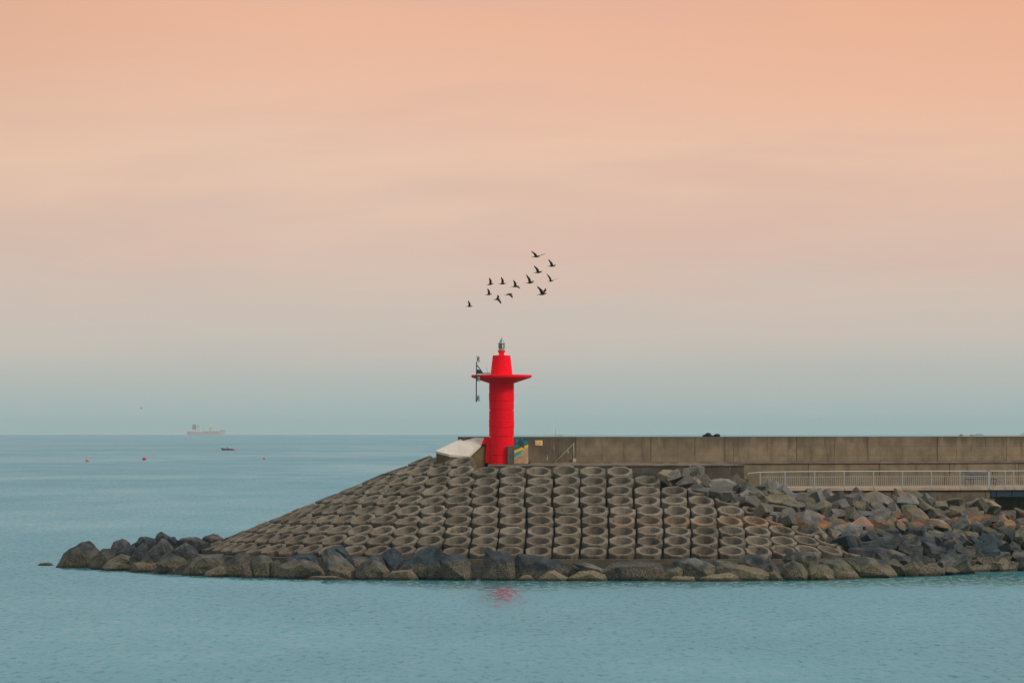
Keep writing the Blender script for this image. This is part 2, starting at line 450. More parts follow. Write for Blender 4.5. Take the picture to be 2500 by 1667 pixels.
class MB:
    """Collects shapes in world coordinates; build() links them as one mesh object."""
    def __init__(self):
        self.bm = bmesh.new()

    def quadstrip(self, rings, close=True, cap=(False, False), smooth=False):
        vs = [[self.bm.verts.new(p) for p in r] for r in rings]
        for a, b in zip(vs, vs[1:]):
            n = len(a)
            for i in range(n if close else n - 1):
                j = (i + 1) % n
                try:
                    f = self.bm.faces.new((a[i], a[j], b[j], b[i]))
                    f.smooth = smooth
                except ValueError:
                    pass
        if cap[0]:
            self.bm.faces.new(list(reversed(vs[0])))
        if cap[1]:
            self.bm.faces.new(vs[-1])
        return self

    def prism(self, poly, vec):
        """poly: planar world points; vec: extrusion."""
        vec = Vector(vec)
        return self.quadstrip([[Vector(p) for p in poly], [Vector(p) + vec for p in poly]], True, (True, True))

    def box(self, c, size, rot=None, bevel=0.0):
        r = bmesh.ops.create_cube(self.bm, size=1.0)
        mt = Matrix.Translation(Vector(c)) @ (rot.to_4x4() if rot else Matrix()) @ Matrix.Diagonal((*size, 1))
        bmesh.ops.transform(self.bm, matrix=mt, verts=r['verts'])
        if bevel:
            es = list({e for v in r['verts'] for e in v.link_edges})
            bmesh.ops.bevel(self.bm, geom=es, offset=bevel, segments=2, affect='EDGES')
        return self

    def tube(self, pts, r, seg=8, cap=True):
        pts = [Vector(p) for p in pts]
        rs = r if isinstance(r, (list, tuple)) else [r] * len(pts)
        rings = []
        up = None
        for i, p in enumerate(pts):
            t = (pts[min(i + 1, len(pts) - 1)] - pts[max(i - 1, 0)]).normalized()
            a = Vector((0, 0, 1)) if abs(t.z) < 0.9 else Vector((1, 0, 0))
            if up is not None:
                a = up
            x = t.cross(a).normalized()
            y2 = x.cross(t).normalized()
            up = y2
            rings.append([p + (x * math.cos(k * 2 * math.pi / seg) + y2 * math.sin(k * 2 * math.pi / seg)) * rs[i] for k in range(seg)])
        return self.quadstrip(rings, True, (cap, cap), True)

    def lathe(self, prof, c, seg=64, smooth=True, capb=False, capt=False):
        """prof: list of (radius, z) from the bottom up, sharp at every profile point."""
        c = Vector(c)
        for (r0, z0), (r1, z1) in zip(prof, prof[1:]):
            self.quadstrip([[c + Vector((r * math.cos(k * 2 * math.pi / seg), r * math.sin(k * 2 * math.pi / seg), z)) for k in range(seg)] for r, z in ((r0, z0), (r1, z1))], True, (False, False), smooth)
        for flag, (r, z), rev in ((capb, prof[0], True), (capt, prof[-1], False)):
            if flag:
                vs = [self.bm.verts.new(c + Vector((r * math.cos(k * 2 * math.pi / seg), r * math.sin(k * 2 * math.pi / seg), z))) for k in range(seg)]
                self.bm.faces.new(list(reversed(vs)) if rev else vs)
        return self

    def ball(self, c, r, seg=16, rot=None):
        q = bmesh.ops.create_uvsphere(self.bm, u_segments=seg, v_segments=max(6, seg // 2 + 2), radius=1.0)
        s = r if isinstance(r, (tuple, list)) else (r, r, r)
        mt = Matrix.Translation(Vector(c)) @ (rot.to_4x4() if rot else Matrix()) @ Matrix.Diagonal((*s, 1))
        bmesh.ops.transform(self.bm, matrix=mt, verts=q['verts'])
        for v in q['verts']:
            for f in v.link_faces:
                f.smooth = True
        return self

    def flat(self, pts):
        self.bm.faces.new([self.bm.verts.new(Vector(p)) for p in pts])
        return self

    def mesh(self, name, o=Vector((0, 0, 0)), fix=True):
        if fix:
            bmesh.ops.recalc_face_normals(self.bm, faces=self.bm.faces)
        me = bpy.data.meshes.new(name)
        bmesh.ops.translate(self.bm, vec=-Vector(o), verts=self.bm.verts)
        self.bm.to_mesh(me)
        self.bm.free()
        return me

    def build(self, name, mat, root=None, fix=True, at_=None):
        """A child keeps world position; a top-level mesh gets its origin at at_."""
        if root is not None:
            return link(name, self.mesh(name, origin_of(root), fix), mat, root)
        loc = Vector(at_) if at_ is not None else Vector((0, 0, 0))
        return link(name, self.mesh(name, loc, fix), mat, None, loc)


def grid_mesh(rows, mat, name, smooth=True):
    mb = MB()
    mb.quadstrip(rows, False, (False, False), smooth)
    return mb


# ------------------------------------------------------------------ the sea, round like the earth
RE = 7.43e6
def drop(d):
    return -d * d / (2 * RE)


def make_sea():
    radii = [0.0, 40.0] + [40.0 * (13400.0 / 40.0) ** (i / 170.0) for i in range(1, 171)]
    seg = 180
    verts, faces = [(0, 0, 0)], []
    for r in radii[1:]:
        for k in range(seg):
            a = k * 2 * math.pi / seg
            verts.append((r * math.sin(a), r * math.cos(a), drop(r)))
    for k in range(seg):
        faces.append((0, 1 + (k + 1) % seg, 1 + k))
    for i in range(len(radii) - 2):
        b0, b1 = 1 + i * seg, 1 + (i + 1) * seg
        for k in range(seg):
            j = (k + 1) % seg
            faces.append((b0 + k, b0 + j, b1 + j, b1 + k))
    me = bpy.data.meshes.new('sea')
    me.from_pydata(verts, [], faces)
    me.polygons.foreach_set('use_smooth', [True] * len(me.polygons))
    tag(link('sea', me, M['water']), kind='structure')


make_sea()

# air: sea haze over the whole bay
hz = MB()
hz.box((0, 0, 2.4), (27200, 27200, 31.2))
ho = hz.build('haze', None)
hm, T = new_mat('sea_haze')
pv = T.n('ShaderNodeVolumePrincipled', {'Color': (0.62, 0.79, 0.80, 1), 'Density': 5.0e-5, 'Anisotropy': 0.0})
T.n('ShaderNodeOutputMaterial', {'Volume': pv.outputs[0]})
ho.data.materials.append(hm)
tag(ho, kind='stuff')

# ------------------------------------------------------------------ the paved roundhead
DH, DZ, R0, Z0 = 1.45, 0.584, 19.6, 1.61
PITCHU = 1.646
YF = 389.7                        # depth of the bottom row where the face is flat
XA, XB = 0.73, 10.6               # flat face between these; round ends beyond
YC = YF + R0
RB0 = 14.0


def surf(side, ang, rr):
    """Point on the paved slope. rr: horizontal distance in from the bottom row."""
    z = Z0 + rr / DH * DZ
    if side == 'L':
        r = R0 - rr
        return Vector((XA - r * math.sin(ang), YC - r * math.cos(ang), z)), Vector((-math.sin(ang), -math.cos(ang), 0))
    r = RB0 - rr
    return Vector((XB + r * math.sin(ang), YF + RB0 - r * math.cos(ang), z)), Vector((math.sin(ang), -math.cos(ang), 0))


def outline(rr, dz=0.0, nl=26, nr=14, amax=115, bmax=45):
    pts = []
    for k in range(nl, 0, -1):
        pts.append(surf('L', R(amax) * k / nl, rr)[0])
    pts.append(surf('L', 0, rr)[0])
    for k in range(0, nr + 1):
        pts.append(surf('R', R(bmax) * k / nr, rr)[0])
    return [p + Vector((0, 0, dz)) for p in pts]


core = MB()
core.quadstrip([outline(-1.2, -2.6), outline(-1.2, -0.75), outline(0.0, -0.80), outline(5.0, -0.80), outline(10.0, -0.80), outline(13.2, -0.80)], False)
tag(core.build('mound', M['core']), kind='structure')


def unit_mesh(seed):
    """Octagonal block with a tapering round bore; rim centre at the origin, +z out of the slope."""
    rng = random.Random(seed)
    a, b, H = 0.772, 0.768, 1.0
    ca, cb = 0.44, 0.43
    octo = [(a - ca, -b), (a, -b + cb), (a, b - cb), (a - ca, b), (-a + ca, b), (-a, b - cb), (-a, -b + cb), (-a + ca, -b)]
    N = 24
    angs = [2 * math.pi * (k + 0.5) / N for k in range(N)]

    def edge(ang, s):
        d = Vector((math.cos(ang), math.sin(ang)))
        best = 9
        for i in range(8):
            p, q = Vector(octo[i]), Vector(octo[(i + 1) % 8])
            e = q - p
            den = d.x * e.y - d.y * e.x
            if abs(den) < 1e-9:
                continue
            t = (p.x * e.y - p.y * e.x) / den
            u = (p.x * d.y - p.y * d.x) / den
            if t > 0 and -1e-6 <= u <= 1 + 1e-6:
                best = min(best, t)
        return best * s
    # directions include the octagon corners so that edges stay straight
    corner = [math.atan2(p[1], p[0]) % (2 * math.pi) for p in octo]
    allang = sorted(set([round(x, 6) for x in corner + angs]))
    n = len(allang)
    bm = bmesh.new()

    def ring(fr, z, smooth_off=0):
        return [bm.verts.new((math.cos(t) * fr(t), math.sin(t) * fr(t), z + rng.uniform(-0.004, 0.004))) for t in allang]

    def bridge(r1, r2, smooth):
        for i in range(n):
            j = (i + 1) % n
            f = bm.faces.new((r1[i], r1[j], r2[j], r2[i]))
            f.smooth = smooth
    o0 = ring(lambda t: edge(t, 0.97), -H)
    o1 = ring(lambda t: edge(t, 1.0), -0.06)
    bridge(o0, o1, False)
    o1b = ring(lambda t: edge(t, 1.0), -0.06)
    o2 = ring(lambda t: edge(t, 1.0) - 0.028, -0.006)
    bridge(o1b, o2, False)
    o2b = ring(lambda t: edge(t, 1.0) - 0.028, -0.006)
    i0 = ring(lambda t: 0.605, 0.0)
    bridge(o2b, i0, False)
    i1 = ring(lambda t: 0.585, -0.03)
    bridge(i0, i1, True)
    i2 = ring(lambda t: 0.565, -0.08)
    bridge(i1, i2, True)
    i3 = ring(lambda t: 0.43, -0.66)
    bridge(i2, i3, True)
    i4 = ring(lambda t: 0.40, -0.72)
    bridge(i3, i4, True)
    i5 = ring(lambda t: 0.40, -H)
    bridge(i4, i5, True)
    # chipped arrises
    for v in bm.verts:
        p = noise.noise(v.co * 3.1 + Vector((seed * 7.3, 0, 0)))
        if p > 0.22 and v.co.z > -0.2:
            v.co -= v.co.normalized() * (p - 0.22) * 0.16 + Vector((0, 0, (p - 0.22) * 0.14))
    bmesh.ops.recalc_face_normals(bm, faces=bm.faces)
    me = bpy.data.meshes.new('hollow_block')
    bm.to_mesh(me)
    bm.free()
    me.materials.append(M['unit'])
    return me


UNITS = [unit_mesh(i) for i in range(16)]
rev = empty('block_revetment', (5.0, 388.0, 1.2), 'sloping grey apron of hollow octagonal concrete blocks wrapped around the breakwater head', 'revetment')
TILT = R(21.0)


def put_unit(p, out, rng):
    up = Vector((0, 0, 1))
    t = TILT + R(rng.gauss(0, 1.7))
    nrm = (out * math.sin(t) + up * math.cos(t)).normalized()
    ysl = (-out * math.cos(t) + up * math.sin(t)).normalized()
    xt = ysl.cross(nrm).normalized()
    rot = Matrix((xt, ysl, nrm)).transposed() @ Matrix.Rotation(R(rng.gauss(0, 2.2)), 3, 'Z') @ Matrix.Rotation(R(rng.gauss(0, 1.3)), 3, 'Y')
    o = bpy.data.objects.new('hollow_block', rng.choice(UNITS))
    COL.objects.link(o)
    o.parent = rev
    jit = xt * rng.gauss(0, 0.018) + ysl * rng.gauss(0, 0.02) + nrm * rng.gauss(0, 0.024)
    o.matrix_local = Matrix.Translation(p + jit - rev.location) @ rot.to_4x4()


rng = random.Random(31)
right_n = {0: 7, 1: 6, 2: 5, 3: 4, 4: 3, 5: 2, 6: 1, 7: 0, 8: 0}
ROWJ = [0.0, 0.09, 0.15, 0.12, 0.17, 0.05, 0.06, 0.16, 0.09, 0.0]
for r in range(10):
    rr = r * DH
    if r < 9:
        cols = {7: 5, 8: 4}.get(r, 6)
        for k in range(cols):
            put_unit(Vector((1.555 + PITCHU * k + ROWJ[r], YF + rr, Z0 + DZ * r)), Vector((0, -1, 0)), rng)
        rad = RB0 - rr
        for j in range(right_n[r]):
            p, out = surf('R', ((j + 0.5) * PITCHU + ROWJ[r]) / rad, rr)
            put_unit(p, out, rng)
    rad = R0 - rr
    j = 0
    while True:
        ang = ((j + 0.5) * (PITCHU + 0.01) - ROWJ[r]) / rad
        j += 1
        if ang > R(108):
            break
        if r == 9 and ang < R(33):
            continue
        p, out = surf('L', ang, rr)
        put_unit(p, out, rng)

# toe beam in front of the bottom row
toe = MB()
a0, a1 = outline(-0.95, 0), outline(-1.75, 0)
for q in (a0, a1):
    for p in q:
        p.z = 1.12
lo0, lo1 = [Vector((p.x, p.y, -1.2)) for p in a0], [Vector((p.x, p.y, -1.2)) for p in a1]
toe.quadstrip([lo1, a1, a0, lo0], False)
to = toe.build('toe_beam', M['toe'], at_=(5, 387, 0))
tag(to, 'low curved concrete kerb running along the foot of the hollow block slope', 'kerb')

# bed of the boulder belt, its dark colour stands in for shade in the gaps
bed = MB()
def drop_ring(q, z):
    return [Vector((p.x, p.y, z)) for p in q]
bed.quadstrip([drop_ring(outline(-1.3, bmax=30), 0.86), drop_ring(outline(-2.0, bmax=30), 0.84), drop_ring(outline(-3.4, bmax=30), 0.42), drop_ring(outline(-7.5, bmax=30), -1.7)], False)
tag(bed.build('rubble_bed', M['core']), kind='structure')

# ------------------------------------------------------------------ the sea wall
AL = math.atan(0.43)
U = Vector((math.cos(AL), math.sin(AL), 0))
NF = Vector((math.sin(AL), -math.cos(AL), 0))      # towards the camera
P0 = Vector((-0.5, 407.5, 0))
ROTW = Matrix.Rotation(AL, 3, 'Z')


def s_at(px, base=P0):
    k = (px - 1250.0) / F
    # base + s*U on the vertical plane x = k*y
    return (k * base.y - base.x) / (U.x - k * U.y)


def W(s, n, z, base=P0):
    return base + U * s + NF * n + Vector((0, 0, z))


ZTOP, ZLEDGE, ZDECK, ZPLAT = 8.336, 6.756, 5.17, 6.64
wall = empty('sea_wall', W(8, 0, ZDECK), 'long tan concrete sea wall in cast sections behind the tower and railing', 'wall')
TH = 0.9


def wall_panel(s0, s1, z0, z1, front, mat, name):
    g = 0.012
    mb = MB()
    mb.box(W((s0 + s1) / 2, front - TH / 2, (z0 + z1) / 2), (s1 - s0 - 2 * g, TH, z1 - z0), ROTW, 0.012)
    return mb.build(name, mat, wall)


joints = [1131, 1212, 1406, 1589, 1770, 1945, 2119, 2288.5, 2457, 2622, 2790]
for i, (j0, j1) in enumerate(zip(joints, joints[1:])):
    mat = M['wall_old'] if i < 2 else M['wall']
    wall_panel(s_at(j0), s_at(j1), ZLEDGE, ZTOP, random.uniform(-0.012, 0.012), mat, 'wall_panel')
lowj = [1786, 1971, 2144, 2315, 2483, 2650, 2790]
for j0, j1 in zip(lowj, lowj[1:]):
    wall_panel(s_at(j0), s_at(j1), ZDECK - 0.3, ZLEDGE - 0.13, 0.16 + random.uniform(-0.012, 0.012), M['wall'], 'base_panel')
mb = MB()
mb.box(W((s_at(1290) + s_at(2790)) / 2, -0.3, ZLEDGE - 0.065), (s_at(2790) - s_at(1290), 1.12, 0.126), ROTW, 0.015)
mb.build('ledge', M['lip'], wall)
mb = MB()
mb.box(W((s_at(1131) + s_at(2790)) / 2, -TH / 2 - 0.10, (ZTOP + 4.8) / 2 - 0.03), (s_at(2790) - s_at(1131) - 0.06, TH - 0.22, ZTOP - 4.8), ROTW)
mb.build('joint_filler', M['core'], wall)

# raised platform under the tower
FB = Vector((14.4, 406.6, 0))                      # its outer front corner
plat = MB()
front0 = Vector((-1.5, 402.5, 0))
q = [front0, FB, FB + Vector((-2.6, 6.1, 0)), W(s_at(1815), 0.10, 0), W(s_at(1200), -0.01, 0), Vector((-1.5, 407.0, 0))]
plat.prism([Vector((p.x, p.y, 3.2)) for p in q], (0, 0, ZPLAT - 0.10 - 3.2))
po = plat.build('platform', M['platform'], at_=(6, 404, 3.2))
tag(po, 'dark concrete platform block streaked with bird droppings under the red tower', 'platform')
cap = MB()
off = Vector((0.02, -0.06, 0))
q2 = [front0 + off, FB + off + Vector((0.05, 0, 0)), FB + Vector((-2.55, 6.1, 0)), W(s_at(1815), 0.12, 0), W(s_at(1200), -0.012, 0), Vector((-1.5, 407.0, 0))]
cap.prism([Vector((p.x, p.y, ZPLAT - 0.10)) for p in q2], (0, 0, 0.10))
cap.build('coping', M['lip'], po)

# lower promenade behind the railing
RB = Vector((0, 400.4, 0))                         # railing line


def RP(s, n, z):
    return W(s, n, z, RB)


sA, sB = s_at(1822, RB), s_at(2790, RB)
sV = s_at(2420, RB)
pro = MB()
for (a, b) in ((sA - 0.05, sV), (sV + 0.03, sB)):
    pro.prism([RP(a, 0.18, ZDECK - 0.19), RP(b, 0.18, ZDECK - 0.19), RP(b, -6.7, ZDECK - 0.19), RP(a, -6.7, ZDECK - 0.19)], (0, 0, 0.19))
pr = tag(pro.build('promenade', M['deck']), kind='structure')
sup = MB()
sup.prism([RP(sA - 0.8, 0.02, 0.5), RP(sV + 0.25, 0.02, 0.5), RP(sV + 0.25, -6.6, 0.5), RP(sA - 0.8, -6.6, 0.5)], (0, 0, ZDECK - 0.192 - 0.5))
sup.prism([RP(sV + 0.25, -5.6, 0.5), RP(sB, -5.6, 0.5), RP(sB, -6.6, 0.5), RP(sV + 0.25, -6.6, 0.5)], (0, 0, ZDECK - 0.192 - 0.5))
so = sup.build('quay_wall', M['under'], at_=RP(sA, 0, 0.5))
tag(so, 'stained concrete quay wall under the railed walkway above the rubble', 'quay wall')
bmn = MB()
zt = ZDECK - 0.20
s0b = sV - 0.06
L = sB - s0b
bmn.box(RP(s0b + L / 2, 0.10, zt - 0.02), (L, 0.16, 0.04), ROTW)
bmn.box(RP(s0b + L / 2, 0.06, zt - 0.21), (L, 0.05, 0.34), ROTW)
bmn.box(RP(s0b + L / 2, 0.10, zt - 0.40), (L, 0.16, 0.04), ROTW)
for k in range(6):
    bmn.box(RP(s0b + 0.4 + k * 1.1, 0.115, zt - 0.21), (0.03, 0.06, 0.33), ROTW)
tag(bmn.build('steel_beam', M['navy'], at_=RP(s0b, 0, zt - 0.42)), 'dark navy steel girder carrying the walkway over the gap', 'girder')

# ------------------------------------------------------------------ rock making
def cut_rock(seed, cuts=9, rough=0.05, sub=2):
    """Angular quarried block: a box cut by random planes, arrises rounded, faces roughened. Fits about [-1,1]."""
    rng = random.Random(seed)
    bm = bmesh.new()
    bmesh.ops.create_cube(bm, size=2.0)
    for _ in range(cuts):
        n = Vector((rng.gauss(0, 1), rng.gauss(0, 1), rng.gauss(0, 1))).normalized()
        d = rng.uniform(0.62, 0.98)
        geom = bm.verts[:] + bm.edges[:] + bm.faces[:]
        bmesh.ops.bisect_plane(bm, geom=geom, plane_co=n * d, plane_no=n, clear_outer=True)
        edges = [e for e in bm.edges if e.is_boundary]
        if edges:
            bmesh.ops.holes_fill(bm, edges=edges, sides=0)
    roughen(bm, rng, 0.035, rough, sub)
    return bm


def roughen(bm, rng, bev, rough, sub, size=1.0):
    bmesh.ops.remove_doubles(bm, verts=bm.verts, dist=0.02 * size)
    bmesh.ops.dissolve_limit(bm, angle_limit=R(15), verts=bm.verts, edges=bm.edges)
    bmesh.ops.bevel(bm, geom=bm.edges[:], offset=bev * size, segments=1, affect='EDGES', clamp_overlap=True)
    bmesh.ops.triangulate(bm, faces=bm.faces)
    for _ in range(sub):
        es = [e for e in bm.edges if e.calc_length() > 0.22 * size]
        if es:
            bmesh.ops.subdivide_edges(bm, edges=es, cuts=1)
            bmesh.ops.triangulate(bm, faces=bm.faces)
    o = Vector((rng.uniform(-50, 50), rng.uniform(-50, 50), rng.uniform(-50, 50)))
    bm.normal_update()
    for v in bm.verts:
        p = v.co / size
        d = noise.fractal(p * 1.5 + o, 0.9, 2.1, 3)
        ridge = abs(noise.noise(p * 2.4 + o * 1.3))
        fine = noise.noise(p * 7.0 + o)
        v.co += v.normal * size * (rough * (d - 0.6 * ridge) + 0.028 * fine)
    for f in bm.faces:
        f.smooth = True
    bmesh.ops.recalc_face_normals(bm, faces=bm.faces)


def sharp(me, ang=28):
    bm = bmesh.new()
    bm.from_mesh(me)
    for e in bm.edges:
        e.smooth = not (len(e.link_faces) == 2 and e.calc_face_angle(0) > R(ang))
    bm.to_mesh(me)
    bm.free()


TINTS = {'g': (0.150, 0.140, 0.125), 'd': (0.062, 0.068, 0.074), 'b': (0.054, 0.084, 0.108), 'n': (0.112, 0.100, 0.088), 't': (0.27, 0.225, 0.155),
         'p': (0.185, 0.182, 0.174), 'o': (0.165, 0.150, 0.105), 'r': (0.20, 0.12, 0.075), 'v': (0.13, 0.112, 0.112)}

# ------------------------------------------------------------------ boulders along the waterline, one by one
ZO = {5: (50, 1250, 4.276), 6: (500, 1080, 3.92), 2: (1100, 1080, 4.48), 3: (1500, 1080, 4.48), 4: (2000, 1080, 4.48)}
YW = [(60, 1376), (200, 1387), (400, 1399), (550, 1408), (800, 1414), (1200, 1416.5), (1700, 1418), (2000, 1416), (2100, 1411), (2240, 1405), (2500, 1392)]


def lerp_tab(tab, x):
    if x <= tab[0][0]:
        return tab[0][1:] if len(tab[0]) > 2 else tab[0][1]
    for a, b in zip(tab, tab[1:]):
        if x <= b[0]:
            t = (x - a[0]) / (b[0] - a[0])
            v = [p + (q - p) * t for p, q in zip(a[1:], b[1:])]
            return v if len(v) > 1 else v[0]
    return tab[-1][1:] if len(tab[-1]) > 2 else tab[-1][1]


